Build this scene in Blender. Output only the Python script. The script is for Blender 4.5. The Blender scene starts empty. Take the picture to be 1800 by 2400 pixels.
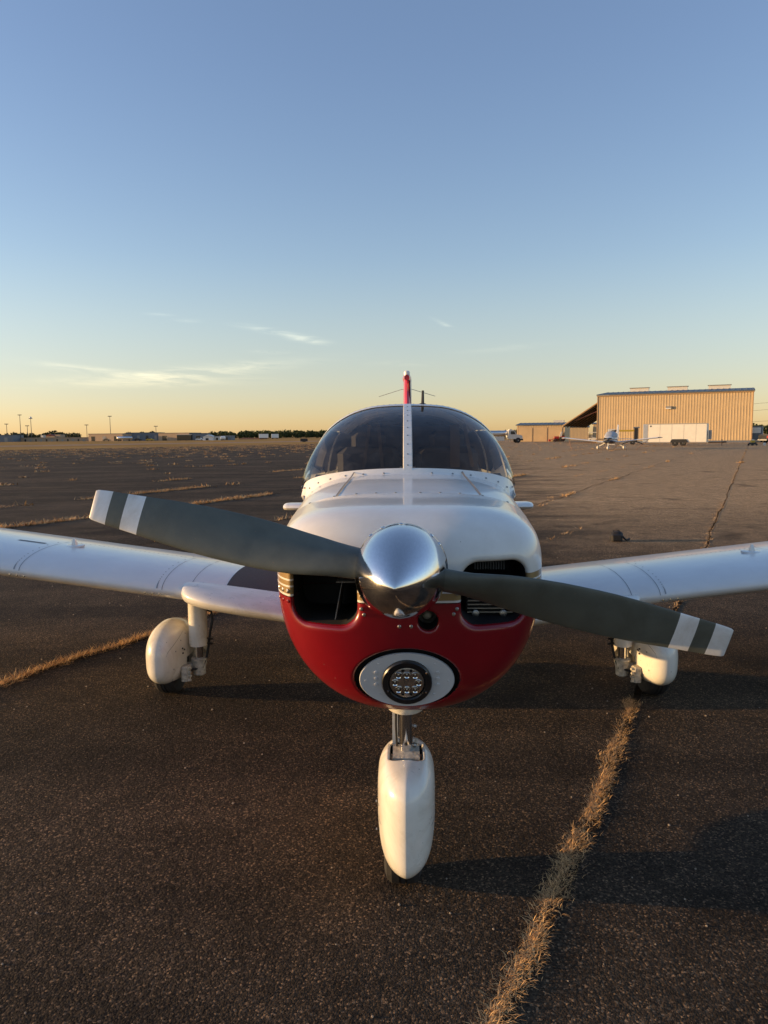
import bpy, bmesh, math, random
import numpy as np
from mathutils import Vector, Matrix
random.seed(7); RNG = np.random.default_rng(7)
SC = bpy.context.scene
COL = SC.collection
R = math.radians
# ------------------------------------------------------------------ camera
CAM_H, PITCH, ROLL, FPX = 1.53, R(6.12), R(0.5), 1660.0
cd = bpy.data.cameras.new("camera"); cam = bpy.data.objects.new("camera", cd); COL.objects.link(cam)
cd.sensor_fit = 'VERTICAL'; cd.sensor_height = 36.0; cd.lens = 36.0*FPX/2400.0
cd.clip_start = 0.05; cd.clip_end = 20000
_f = Vector((0, math.cos(PITCH), -math.sin(PITCH))); _u = Vector((0, math.sin(PITCH), math.cos(PITCH))); _r = Vector((1, 0, 0))
_r2 = _r*math.cos(ROLL) - _u*math.sin(ROLL); _u2 = _u*math.cos(ROLL) + _r*math.sin(ROLL)
M3 = Matrix((_r2, _u2, -_f)).transposed()
cam.matrix_world = Matrix.Translation((0, 0, CAM_H)) @ M3.to_4x4()
SC.camera = cam
# ------------------------------------------------------------------ light
SUN_EL, SUN_AZ = R(5.6), R(-88.0)      # azimuth from +Y towards +X; the sun stands low on the left
SUN_STRENGTH, SKY_STRENGTH, EXPOSURE = 2.6, 0.15, 1.36
sd = bpy.data.lights.new("sun", 'SUN'); sun = bpy.data.objects.new("sun", sd); COL.objects.link(sun)
sd.energy = SUN_STRENGTH; sd.angle = R(0.53); sd.color = (1.0, 0.63, 0.28)
sdir = Vector((math.sin(SUN_AZ)*math.cos(SUN_EL), math.cos(SUN_AZ)*math.cos(SUN_EL), math.sin(SUN_EL)))
sun.rotation_euler = sdir.to_track_quat('Z', 'Y').to_euler()
sun.location = sdir*50
W = bpy.data.worlds.new("World"); SC.world = W; W.use_nodes = True
SC.view_settings.view_transform = 'Standard'; SC.view_settings.look = 'None'
SC.view_settings.exposure = EXPOSURE; SC.view_settings.gamma = 1.0
SC.view_settings.use_curve_mapping = False

def build_world():
    nt = W.node_tree; N = nt.nodes; L = nt.links
    N.clear()
    out = N.new('ShaderNodeOutputWorld'); bg = N.new('ShaderNodeBackground')
    sky = N.new('ShaderNodeTexSky'); sky.sky_type = 'NISHITA'; sky.sun_disc = False
    sky.sun_elevation = SUN_EL; sky.sun_rotation = SUN_AZ
    sky.altitude = 0; sky.air_density = 1.0; sky.dust_density = 0.3; sky.ozone_density = 1.8
    bg.inputs['Strength'].default_value = SKY_STRENGTH
    L.new(bg.outputs[0], out.inputs[0])
    tc = N.new('ShaderNodeTexCoord'); sx = N.new('ShaderNodeSeparateXYZ'); L.new(tc.outputs['Generated'], sx.inputs[0])
    def m(op, a, b=None, clamp=False):
        n = N.new('ShaderNodeMath'); n.operation = op; n.use_clamp = clamp
        for i, v in enumerate((a, b)):
            if v is None: continue
            if isinstance(v, (int, float)): n.inputs[i].default_value = v
            else: L.new(v, n.inputs[i])
        return n.outputs[0]
    az = m('ARCTAN2', sx.outputs[0], sx.outputs[1]); el = m('ARCSINE', sx.outputs[2])
    cv = N.new('ShaderNodeCombineXYZ'); L.new(m('MULTIPLY', az, 9.0), cv.inputs[0]); L.new(m('MULTIPLY', m('ADD', el, m('MULTIPLY', az, 0.04)), 75.0), cv.inputs[1])
    nz = N.new('ShaderNodeTexNoise'); nz.inputs['Scale'].default_value = 1.6; nz.inputs['Detail'].default_value = 7; nz.inputs['Roughness'].default_value = 0.62
    nz.inputs['Distortion'].default_value = 0.8
    L.new(cv.outputs[0], nz.inputs['Vector'])
    wis = m('MULTIPLY', m('SUBTRACT', nz.outputs['Fac'], 0.36), 2.6, True)
    total = None
    # thin cirrus wisps: azimuth, elevation (degrees), half length, half height, tilt, amount
    for a0, e0, la, lb, tilt, amt in ((-8.2, 8.1, 2.4, .20, -.16, .8), (-5.9, 7.55, 1.3, .22, -.13, 1.0), (-9.0, 6.6, 1.3, .13, 0, .5),
                                      (-14.5, 5.0, 6.5, .42, .10, .85), (-21.5, 5.0, 4.0, .20, -.10, .55), (-17.0, 4.3, 5.5, .35, .02, .6), (4.9, 8.65, .75, .15, -.45, .6),
                                      (-15.0, 8.8, .9, .13, 0, .30), (-17.0, 9.2, .9, .11, 0, .25), (9.5, 6.7, 3.2, .22, .06, .16), (1.5, 5.7, 2.4, .2, .0, .14),
                                      (60, 12, 9, .8, .1, .35), (120, 9, 12, .9, -.05, .35), (-150, 14, 12, 1.0, .05, .35), (170, 7, 8, .6, 0, .3), (-75, 10, 9, .8, .1, .35)):
        dx = m('DIVIDE', m('SUBTRACT', az, R(a0)), R(la))
        dy = m('DIVIDE', m('SUBTRACT', m('SUBTRACT', el, R(e0)), m('MULTIPLY', m('SUBTRACT', az, R(a0)), tilt)), R(lb))
        g = m('POWER', 2.718, m('MULTIPLY', m('ADD', m('MULTIPLY', dx, dx), m('MULTIPLY', dy, dy)), -1.0))
        g = m('MULTIPLY', g, amt)
        total = g if total is None else m('ADD', total, g)
    fac = m('MULTIPLY', total, wis, True)
    mix = N.new('ShaderNodeMix'); mix.data_type = 'RGBA'; mix.blend_type = 'ADD'
    L.new(fac, mix.inputs['Factor']); L.new(sky.outputs[0], mix.inputs['A'])
    cl = N.new('ShaderNodeMix'); cl.data_type = 'RGBA'; cl.blend_type = 'MULTIPLY'; cl.inputs['Factor'].default_value = 1
    L.new(sky.outputs[0], cl.inputs['A']); cl.inputs['B'].default_value = (1.1, .80, .48, 1)
    L.new(cl.outputs['Result'], mix.inputs['B'])
    tint = N.new('ShaderNodeMix'); tint.data_type = 'RGBA'; tint.blend_type = 'MULTIPLY'; tint.inputs['Factor'].default_value = 1
    gm = N.new('ShaderNodeGamma'); gm.inputs['Gamma'].default_value = .8; L.new(mix.outputs['Result'], gm.inputs['Color'])
    L.new(gm.outputs[0], tint.inputs['A']); tint.inputs['B'].default_value = (.785, .785, .955, 1)
    # low haze all round the horizon warms and pales the lowest sky
    el01 = m('MULTIPLY', el, 1/R(30.0), True); hz = N.new('ShaderNodeValToRGB'); L.new(el01, hz.inputs[0]); hz.color_ramp.interpolation = 'B_SPLINE'
    e = hz.color_ramp.elements; st = [(0, (.52, .47, .43)), (.12, (.54, .485, .43)), (.28, (.63, .56, .46)), (.45, (.555, .55, .50)), (.80, (.5, .5, .5))]
    while len(e) < len(st): e.new(.5)
    for i, (p_, c_) in enumerate(st): e[i].position = p_; e[i].color = (*c_, 1)
    dbl = N.new('ShaderNodeVectorMath'); dbl.operation = 'SCALE'; dbl.inputs['Scale'].default_value = 2.0; L.new(hz.outputs[0], dbl.inputs[0])
    fin_ = N.new('ShaderNodeMix'); fin_.data_type = 'RGBA'; fin_.blend_type = 'MULTIPLY'; fin_.inputs['Factor'].default_value = 1
    L.new(tint.outputs['Result'], fin_.inputs['A']); L.new(dbl.outputs[0], fin_.inputs['B'])
    L.new(fin_.outputs['Result'], bg.inputs['Color'])
build_world()

# ------------------------------------------------------------------ materials
def new_mat(name):
    m = bpy.data.materials.new(name); m.use_nodes = True
    nt = m.node_tree; b = nt.nodes['Principled BSDF']
    return m, nt, b
def nd(nt, kind, **kw):
    n = nt.nodes.new(kind)
    for k, v in kw.items():
        if k in n.inputs: n.inputs[k].default_value = v
        else: setattr(n, k, v)
    return n
def ramp(nt, src, stops):
    r = nt.nodes.new('ShaderNodeValToRGB'); e = r.color_ramp.elements
    while len(e) < len(stops): e.new(0.5)
    for i, (p, c) in enumerate(stops):
        e[i].position = p; e[i].color = (c[0], c[1], c[2], 1) if len(c) == 3 else c
    nt.links.new(src, r.inputs[0]); return r
def paint(name, col, rough=0.3, metal=0.0, coat=0.0, var=0.08, scale=6.0, bump=0.0, bscale=60.0, spec=0.5, specks=0.0):
    m, nt, b = new_mat(name); L = nt.links
    tc = nd(nt, 'ShaderNodeTexCoord')
    n = nd(nt, 'ShaderNodeTexNoise', Scale=scale, Detail=5.0, Roughness=0.6); L.new(tc.outputs['Object'], n.inputs['Vector'])
    c0 = [max(0, c*(1-var)) for c in col[:3]]; c1 = [min(1, c*(1+var*.6)) for c in col[:3]]
    r = ramp(nt, n.outputs['Fac'], [(.3, c0), (.7, c1)]); L.new(r.outputs[0], b.inputs['Base Color'])
    rr = nd(nt, 'ShaderNodeMapRange'); L.new(n.outputs['Fac'], rr.inputs[0]); rr.inputs[1].default_value = .3; rr.inputs[2].default_value = .7
    rr.inputs[3].default_value = rough*.8; rr.inputs[4].default_value = min(1, rough*1.25); L.new(rr.outputs[0], b.inputs['Roughness'])
    b.inputs['Metallic'].default_value = metal; b.inputs['Specular IOR Level'].default_value = spec
    if specks:      # stone chips, dead bugs and grime
        v = nd(nt, 'ShaderNodeTexVoronoi', Scale=specks); L.new(tc.outputs['Object'], v.inputs['Vector'])
        sp = ramp(nt, v.outputs['Distance'], [(0.04, (1, 1, 1)), (.08, (0, 0, 0))]); sv = nd(nt, 'ShaderNodeSeparateColor'); L.new(v.outputs['Color'], sv.inputs[0])
        sm = nd(nt, 'ShaderNodeMath', operation='GREATER_THAN'); L.new(sv.outputs[0], sm.inputs[0]); sm.inputs[1].default_value = .72
        s2 = nd(nt, 'ShaderNodeMath', operation='MULTIPLY'); L.new(sm.outputs[0], s2.inputs[0]); L.new(sp.outputs[0], s2.inputs[1])
        gr = nd(nt, 'ShaderNodeTexNoise', Scale=2.6, Detail=8.0, Roughness=.7, Distortion=1.0); L.new(tc.outputs['Object'], gr.inputs['Vector'])
        gw = ramp(nt, gr.outputs['Fac'], [(.34, (.74, .70, .64)), (.52, (1, 1, 1))])
        mg = nd(nt, 'ShaderNodeMix', data_type='RGBA', blend_type='MULTIPLY'); mg.inputs['Factor'].default_value = .8; L.new(r.outputs[0], mg.inputs['A']); L.new(gw.outputs[0], mg.inputs['B'])
        mk = nd(nt, 'ShaderNodeMix', data_type='RGBA'); L.new(s2.outputs[0], mk.inputs['Factor']); L.new(mg.outputs['Result'], mk.inputs['A']); mk.inputs['B'].default_value = (.16, .13, .10, 1)
        L.new(mk.outputs['Result'], b.inputs['Base Color'])
    b.inputs['Coat Weight'].default_value = coat; b.inputs['Coat Roughness'].default_value = .06
    if bump > 0:
        n2 = nd(nt, 'ShaderNodeTexNoise', Scale=bscale, Detail=3.0); L.new(tc.outputs['Object'], n2.inputs['Vector'])
        bp = nd(nt, 'ShaderNodeBump', Strength=bump, Distance=.01); L.new(n2.outputs['Fac'], bp.inputs['Height']); L.new(bp.outputs[0], b.inputs['Normal'])
    return m
WHITE = (.82, .80, .75)
def livery_material():
    """white airframe paint with gold pinstripes and red below, laid out on the airframe's own height"""
    m, nt, b = new_mat('livery_paint'); L = nt.links
    tc = nd(nt, 'ShaderNodeTexCoord'); s = nd(nt, 'ShaderNodeSeparateXYZ'); L.new(tc.outputs['Object'], s.inputs[0])
    mr = nd(nt, 'ShaderNodeMapRange'); L.new(s.outputs[2], mr.inputs[0]); mr.inputs[1].default_value = .9; mr.inputs[2].default_value = 1.2
    f = lambda z: (z-.9)/.3
    red, gold, w = (.24, .004, .011), (.36, .24, .10), WHITE
    r = ramp(nt, mr.outputs[0], [(0, red), (f(1.023), w), (f(1.030), gold), (f(1.052), w), (f(1.058), gold), (f(1.0725), w), (f(1.0785), gold), (f(1.097), w)])
    r.color_ramp.interpolation = 'CONSTANT'
    n = nd(nt, 'ShaderNodeTexNoise', Scale=5.0, Detail=6.0, Roughness=.65); L.new(tc.outputs['Object'], n.inputs['Vector'])
    g = ramp(nt, n.outputs['Fac'], [(.28, (.86, .85, .83)), (.62, (1, 1, 1))])
    mx = nd(nt, 'ShaderNodeMix', data_type='RGBA', blend_type='MULTIPLY'); mx.inputs['Factor'].default_value = 1
    L.new(r.outputs[0], mx.inputs['A']); L.new(g.outputs[0], mx.inputs['B'])
    # bug specks and chips
    v = nd(nt, 'ShaderNodeTexVoronoi', Scale=30.0); L.new(tc.outputs['Object'], v.inputs['Vector'])
    sp = ramp(nt, v.outputs['Distance'], [(0.03, (1, 1, 1)), (.065, (0, 0, 0))])
    sm = nd(nt, 'ShaderNodeMath', operation='GREATER_THAN'); sv = nd(nt, 'ShaderNodeSeparateColor'); L.new(v.outputs['Color'], sv.inputs[0]); L.new(sv.outputs[0], sm.inputs[0]); sm.inputs[1].default_value = .68
    sm2 = nd(nt, 'ShaderNodeMath', operation='MULTIPLY'); L.new(sm.outputs[0], sm2.inputs[0]); L.new(sp.outputs[0], sm2.inputs[1])
    mx2 = nd(nt, 'ShaderNodeMix', data_type='RGBA'); L.new(sm2.outputs[0], mx2.inputs['Factor']); L.new(mx.outputs['Result'], mx2.inputs['A']); mx2.inputs['B'].default_value = (.30, .24, .20, 1)
    L.new(mx2.outputs['Result'], b.inputs['Base Color'])
    b.inputs['Roughness'].default_value = .30; b.inputs['Coat Weight'].default_value = .55; b.inputs['Coat Roughness'].default_value = .05
    n2 = nd(nt, 'ShaderNodeTexNoise', Scale=9.0, Detail=2.0); L.new(tc.outputs['Object'], n2.inputs['Vector'])
    bp = nd(nt, 'ShaderNodeBump', Strength=.06, Distance=.02); L.new(n2.outputs['Fac'], bp.inputs['Height']); L.new(bp.outputs[0], b.inputs['Normal'])
    return m
def wing_material():
    m, nt, b = new_mat('wing_skin_paint'); L = nt.links
    tc = nd(nt, 'ShaderNodeTexCoord')
    n = nd(nt, 'ShaderNodeTexNoise', Scale=3.0, Detail=7.0, Roughness=.65); L.new(tc.outputs['Object'], n.inputs['Vector'])
    r = ramp(nt, n.outputs['Fac'], [(.3, (.74, .73, .71)), (.65, (.83, .825, .80))]); L.new(r.outputs[0], b.inputs['Base Color'])
    b.inputs['Roughness'].default_value = .3; b.inputs['Coat Weight'].default_value = .6; b.inputs['Coat Roughness'].default_value = .10
    mp = nd(nt, 'ShaderNodeMapping'); mp.inputs['Scale'].default_value = (1.2, 5, 1); L.new(tc.outputs['Object'], mp.inputs[0])
    n2 = nd(nt, 'ShaderNodeTexNoise', Scale=2.0, Detail=2.0); L.new(mp.outputs[0], n2.inputs['Vector'])
    bp = nd(nt, 'ShaderNodeBump', Strength=.10, Distance=.02); L.new(n2.outputs['Fac'], bp.inputs['Height']); L.new(bp.outputs[0], b.inputs['Normal'])
    return m
def metal_material(name, col, rough, scratch=.3):
    m, nt, b = new_mat(name); L = nt.links
    tc = nd(nt, 'ShaderNodeTexCoord'); mp = nd(nt, 'ShaderNodeMapping'); mp.inputs['Scale'].default_value = (40, 6, 40); L.new(tc.outputs['Object'], mp.inputs[0])
    n = nd(nt, 'ShaderNodeTexNoise', Scale=4.0, Detail=6.0, Roughness=.7); L.new(mp.outputs[0], n.inputs['Vector'])
    r = ramp(nt, n.outputs['Fac'], [(.3, [c*.9 for c in col]), (.7, col)]); L.new(r.outputs[0], b.inputs['Base Color'])
    mr = nd(nt, 'ShaderNodeMapRange'); L.new(n.outputs['Fac'], mr.inputs[0]); mr.inputs[1].default_value = .3; mr.inputs[2].default_value = .75; mr.inputs[3].default_value = rough*.75; mr.inputs[4].default_value = rough*1.3
    L.new(mr.outputs[0], b.inputs['Roughness']); b.inputs['Metallic'].default_value = 1
    n2 = nd(nt, 'ShaderNodeTexNoise', Scale=8.0, Detail=3.0); L.new(tc.outputs['Object'], n2.inputs['Vector'])
    bp = nd(nt, 'ShaderNodeBump', Strength=scratch*.12, Distance=.01); L.new(n2.outputs['Fac'], bp.inputs['Height']); L.new(bp.outputs[0], b.inputs['Normal'])
    return m
def glass_material(name, tint=(.40, .43, .46), ior=1.5):
    m, nt, b = new_mat(name); L = nt.links
    nt.nodes.remove(b); out = nt.nodes['Material Output']
    t = nd(nt, 'ShaderNodeBsdfTransparent', Color=(*tint, 1)); g = nd(nt, 'ShaderNodeBsdfGlossy', Roughness=.03); g.inputs['Color'].default_value = (1, 1, 1, 1)
    fr = nd(nt, 'ShaderNodeFresnel', IOR=ior)
    d = nd(nt, 'ShaderNodeBsdfDiffuse'); d.inputs['Color'].default_value = (.5, .5, .5, 1)
    tc = nd(nt, 'ShaderNodeTexCoord'); n = nd(nt, 'ShaderNodeTexNoise', Scale=14.0, Detail=8.0, Roughness=.75); L.new(tc.outputs['Object'], n.inputs['Vector'])
    r = ramp(nt, n.outputs['Fac'], [(.45, (0, 0, 0)), (.9, (.10, .10, .10))])
    m1 = nd(nt, 'ShaderNodeMixShader'); L.new(r.outputs[0], m1.inputs[0]); L.new(t.outputs[0], m1.inputs[1]); L.new(d.outputs[0], m1.inputs[2])
    m2 = nd(nt, 'ShaderNodeMixShader'); L.new(fr.outputs[0], m2.inputs[0]); L.new(m1.outputs[0], m2.inputs[1]); L.new(g.outputs[0], m2.inputs[2])
    L.new(m2.outputs[0], out.inputs[0])
    return m
def tarmac_material():
    m, nt, b = new_mat('weathered_tarmac'); L = nt.links
    tc = nd(nt, 'ShaderNodeTexCoord'); P = tc.outputs['Object']
    big = nd(nt, 'ShaderNodeTexNoise', Scale=.22, Detail=6.0, Roughness=.6); L.new(P, big.inputs['Vector'])
    r1 = ramp(nt, big.outputs['Fac'], [(.28, (.028, .0215, .0158)), (.50, (.045, .034, .0245)), (.70, (.086, .064, .046))])
    # faint lane-wise streaks of dust
    mp = nd(nt, 'ShaderNodeMapping'); mp.inputs['Rotation'].default_value = (0, 0, R(4)); mp.inputs['Scale'].default_value = (.16, .75, 1); L.new(P, mp.inputs[0])
    stn = nd(nt, 'ShaderNodeTexNoise', Scale=1.0, Detail=6.0, Roughness=.6, Distortion=.6); L.new(mp.outputs[0], stn.inputs['Vector'])
    sr = ramp(nt, stn.outputs['Fac'], [(.45, (0, 0, 0)), (.70, (.85, .85, .85))])
    dust = nd(nt, 'ShaderNodeMix', data_type='RGBA'); L.new(sr.outputs[0], dust.inputs['Factor']); L.new(r1.outputs[0], dust.inputs['A']); dust.inputs['B'].default_value = (.115, .084, .056, 1)
    # the ground turns paler tan towards the right, further off
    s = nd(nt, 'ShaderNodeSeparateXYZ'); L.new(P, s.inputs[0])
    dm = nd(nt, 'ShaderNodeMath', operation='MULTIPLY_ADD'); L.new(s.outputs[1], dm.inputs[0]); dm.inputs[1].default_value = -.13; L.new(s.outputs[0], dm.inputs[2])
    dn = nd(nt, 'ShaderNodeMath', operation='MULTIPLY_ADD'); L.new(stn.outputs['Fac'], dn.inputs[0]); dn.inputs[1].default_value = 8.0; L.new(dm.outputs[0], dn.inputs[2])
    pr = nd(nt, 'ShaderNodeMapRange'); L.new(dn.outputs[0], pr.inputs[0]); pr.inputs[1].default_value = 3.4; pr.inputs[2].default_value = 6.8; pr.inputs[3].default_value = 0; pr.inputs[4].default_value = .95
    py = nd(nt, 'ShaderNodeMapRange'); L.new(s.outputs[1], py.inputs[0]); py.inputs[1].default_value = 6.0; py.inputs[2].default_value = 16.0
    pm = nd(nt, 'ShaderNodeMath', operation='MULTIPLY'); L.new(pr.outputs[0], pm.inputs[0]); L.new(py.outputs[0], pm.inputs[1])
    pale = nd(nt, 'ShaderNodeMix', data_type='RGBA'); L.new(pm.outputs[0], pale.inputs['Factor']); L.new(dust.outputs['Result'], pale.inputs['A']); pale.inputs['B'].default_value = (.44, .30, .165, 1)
    # stone chips
    v = nd(nt, 'ShaderNodeTexVoronoi', Scale=165.0, Randomness=1.0); L.new(P, v.inputs['Vector'])
    sc_ = nd(nt, 'ShaderNodeSeparateColor'); L.new(v.outputs['Color'], sc_.inputs[0])
    chip = ramp(nt, sc_.outputs[0], [(0, (.42, .41, .41)), (.45, (.70, .70, .70)), (.72, (1.05, 1.02, 1.0)), (.90, (1.6, 1.5, 1.4)), (.988, (4.0, 3.5, 3.0))])
    mid = nd(nt, 'ShaderNodeTexNoise', Scale=3.2, Detail=8.0, Roughness=.72); L.new(P, mid.inputs['Vector'])
    midr = ramp(nt, mid.outputs['Fac'], [(.3, (.70, .70, .69)), (.7, (1.32, 1.30, 1.27))])
    a = nd(nt, 'ShaderNodeMix', data_type='RGBA', blend_type='MULTIPLY'); a.inputs['Factor'].default_value = 1; L.new(pale.outputs['Result'], a.inputs['A']); L.new(chip.outputs[0], a.inputs['B'])
    c = nd(nt, 'ShaderNodeMix', data_type='RGBA', blend_type='MULTIPLY'); c.inputs['Factor'].default_value = 1; L.new(a.outputs['Result'], c.inputs['A']); L.new(midr.outputs[0], c.inputs['B'])
    # old oil drips and darker repair blotches
    stn2 = nd(nt, 'ShaderNodeTexNoise', Scale=.8, Detail=5.0, Roughness=.55, Distortion=.5); L.new(P, stn2.inputs['Vector'])
    oil = ramp(nt, stn2.outputs['Fac'], [(.30, (.52, .52, .53)), (.43, (1, 1, 1))])
    c2 = nd(nt, 'ShaderNodeMix', data_type='RGBA', blend_type='MULTIPLY'); c2.inputs['Factor'].default_value = 1; L.new(c.outputs['Result'], c2.inputs['A']); L.new(oil.outputs[0], c2.inputs['B'])
    # hairline cracks
    cv = nd(nt, 'ShaderNodeTexVoronoi', Scale=.55, feature='DISTANCE_TO_EDGE'); wn = nd(nt, 'ShaderNodeTexNoise', Scale=1.6, Detail=6.0, Roughness=.65); L.new(P, wn.inputs['Vector'])
    wm = nd(nt, 'ShaderNodeVectorMath', operation='ADD'); L.new(P, wm.inputs[0]); L.new(wn.outputs['Color'], wm.inputs[1]); L.new(wm.outputs[0], cv.inputs['Vector'])
    ck = ramp(nt, cv.outputs['Distance'], [(.0015, (.45, .45, .45)), (.005, (1, 1, 1))])
    c3 = nd(nt, 'ShaderNodeMix', data_type='RGBA', blend_type='MULTIPLY'); c3.inputs['Factor'].default_value = .7; L.new(c2.outputs['Result'], c3.inputs['A']); L.new(ck.outputs[0], c3.inputs['B'])
    L.new(c3.outputs['Result'], b.inputs['Base Color'])
    b.inputs['Roughness'].default_value = .9; b.inputs['Specular IOR Level'].default_value = .12
    cr = nd(nt, 'ShaderNodeMath', operation='POWER'); L.new(sc_.outputs[1], cr.inputs[0]); cr.inputs[1].default_value = 1.6
    iv = nd(nt, 'ShaderNodeMath', operation='SUBTRACT'); iv.inputs[0].default_value = .75; L.new(v.outputs['Distance'], iv.inputs[1])
    h = nd(nt, 'ShaderNodeMath', operation='MULTIPLY_ADD'); L.new(iv.outputs[0], h.inputs[0]); L.new(cr.outputs[0], h.inputs[1])
    fn = nd(nt, 'ShaderNodeTexNoise', Scale=45.0, Detail=6.0); L.new(P, fn.inputs['Vector']); L.new(fn.outputs['Fac'], h.inputs[2])
    bp = nd(nt, 'ShaderNodeBump', Strength=.85, Distance=.009); L.new(h.outputs[0], bp.inputs['Height']); L.new(bp.outputs[0], b.inputs['Normal'])
    return m
def ground_material(name, a, b_, scale=.05):
    m, nt, b = new_mat(name); L = nt.links
    tc = nd(nt, 'ShaderNodeTexCoord')
    n = nd(nt, 'ShaderNodeTexNoise', Scale=scale, Detail=9.0, Roughness=.7); L.new(tc.outputs['Object'], n.inputs['Vector'])
    r = ramp(nt, n.outputs['Fac'], [(.32, a), (.68, b_)]); L.new(r.outputs[0], b.inputs['Base Color']); b.inputs['Roughness'].default_value = 1
    b.inputs['Specular IOR Level'].default_value = 0
    n2 = nd(nt, 'ShaderNodeTexNoise', Scale=6.0, Detail=6.0); L.new(tc.outputs['Object'], n2.inputs['Vector'])
    bp = nd(nt, 'ShaderNodeBump', Strength=1.0, Distance=.25); L.new(n2.outputs['Fac'], bp.inputs['Height']); L.new(bp.outputs[0], b.inputs['Normal'])
    return m
def grass_material(name, a, b_):
    m, nt, b = new_mat(name); L = nt.links
    g = nd(nt, 'ShaderNodeNewGeometry')
    r = ramp(nt, g.outputs['Random Per Island'], [(0, a), (1, b_)]); L.new(r.outputs[0], b.inputs['Base Color'])
    b.inputs['Roughness'].default_value = .7; b.inputs['Specular IOR Level'].default_value = .2
    b.inputs['Transmission Weight'].default_value = 0
    return m

MT = {}
MT['livery'] = livery_material()
MT['wing'] = wing_material()
MT['white'] = paint('white_gloss_paint', WHITE, .28, coat=.5, var=.05, bump=.03, bscale=12)
MT['cream'] = paint('cream_pant_paint', (.82, .785, .70), .3, coat=.5, var=.05, scale=9, bump=.02, bscale=14, specks=26.0)
MT['blade'] = paint('grey_green_blade_paint', (.112, .120, .100), .45, specks=34.0, var=.16, scale=14, bump=.04, bscale=120)
MT['bladewhite'] = paint('white_tip_paint', (.84, .84, .83), .4, var=.06, scale=20, specks=40.0)
MT['spinner'] = metal_material('polished_aluminium', (.74, .74, .75), .115, .6)
MT['chrome'] = metal_material('chrome_steel', (.75, .74, .72), .12)
MT['steel'] = metal_material('dull_steel', (.42, .41, .39), .42)
MT['castmetal'] = paint('grimy_white_casting', (.52, .48, .40), .5, var=.5, scale=45, bump=.2, bscale=90)
MT['black'] = paint('black_paint', (.012, .012, .013), .35, var=.3, coat=.2)
MT['rubber'] = paint('tyre_rubber', (.022, .021, .021), .75, var=.3, scale=20, bump=.1)
MT['hose'] = paint('black_hose', (.012, .011, .011), .55)
MT['interior_black'] = paint('matte_black_interior', (.008, .008, .009), .8, var=.3)  # plain black for recessed faces and inner parts
MT['baffle'] = paint('grey_baffle', (.16, .16, .16), .5, var=.3, scale=30)
MT['walk'] = paint('grey_walkway_grit', (.085, .085, .086), .85, var=.25, scale=30, bump=.5, bscale=300)
MT['seam'] = paint('dark_seam', (.20, .20, .21), .6)
MT['plate'] = paint('pale_grey_plate', (.58, .59, .60), .38, var=.05, scale=10, coat=.2)
MT['glass'] = glass_material('tinted_windscreen', (.58, .60, .62), 1.5)
MT['lens'] = glass_material('clear_lens', (.85, .85, .86), 1.45)
MT['seat'] = paint('dark_seat_cloth', (.11, .10, .09), .85, var=.2, scale=30)
MT['belt'] = paint('tan_seat_belt', (.17, .135, .10), .8)
MT['redfin'] = paint('red_fin_paint', (.48, .02, .04), .35, coat=.4)
MT['antenna'] = paint('black_antenna', (.02, .02, .02), .5)
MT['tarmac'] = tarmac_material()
MT['ground'] = ground_material('dry_grass_field', (.32, .19, .075), (.52, .33, .135), .03)
MT['taxi'] = ground_material('pale_taxiway', (.36, .26, .18), (.46, .34, .24), .08)
MT['soil'] = ground_material('dark_soil', (.026, .020, .015), (.070, .050, .034), 6.0)
MT['grass'] = grass_material('dry_straw', (.28, .16, .07), (.90, .57, .26))
MT['leaf'] = grass_material('dark_foliage', (.028, .034, .014), (.075, .075, .028))
MT['leaf2'] = grass_material('green_foliage', (.035, .048, .015), (.08, .095, .03))

# ------------------------------------------------------------------ mesh helpers
def obj(name, me, mat, parent=None):
    o = bpy.data.objects.new(name, me); COL.objects.link(o)
    if mat is not None:
        for mm in (mat if isinstance(mat, (list, tuple)) else [mat]): me.materials.append(MT[mm] if isinstance(mm, str) else mm)
    if parent is not None: o.parent = parent
    return o
def pydata(name, v, f, mat, parent=None, smooth=False, mi=None):
    me = bpy.data.meshes.new(name); me.from_pydata([tuple(map(float, p)) for p in v], [], [tuple(map(int, q)) for q in f])
    if mi is not None: me.polygons.foreach_set('material_index', np.asarray(mi, dtype=np.int32))
    me.polygons.foreach_set('use_smooth', [smooth]*len(me.polygons)); me.update()
    return obj(name, me, mat, parent)
def thing(name, label, cat, loc=(0, 0, 0), rz=0.0, group=None):
    o = bpy.data.objects.new(name, None); COL.objects.link(o); o.empty_display_size = .2
    o.location = loc; o.rotation_euler = (0, 0, rz); o['label'] = label; o['category'] = cat
    if group: o['group'] = group
    return o
def tag(o, label, cat, group=None, kind=None):
    o['label'] = label; o['category'] = cat
    if group: o['group'] = group
    if kind: o['kind'] = kind
    return o
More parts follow.
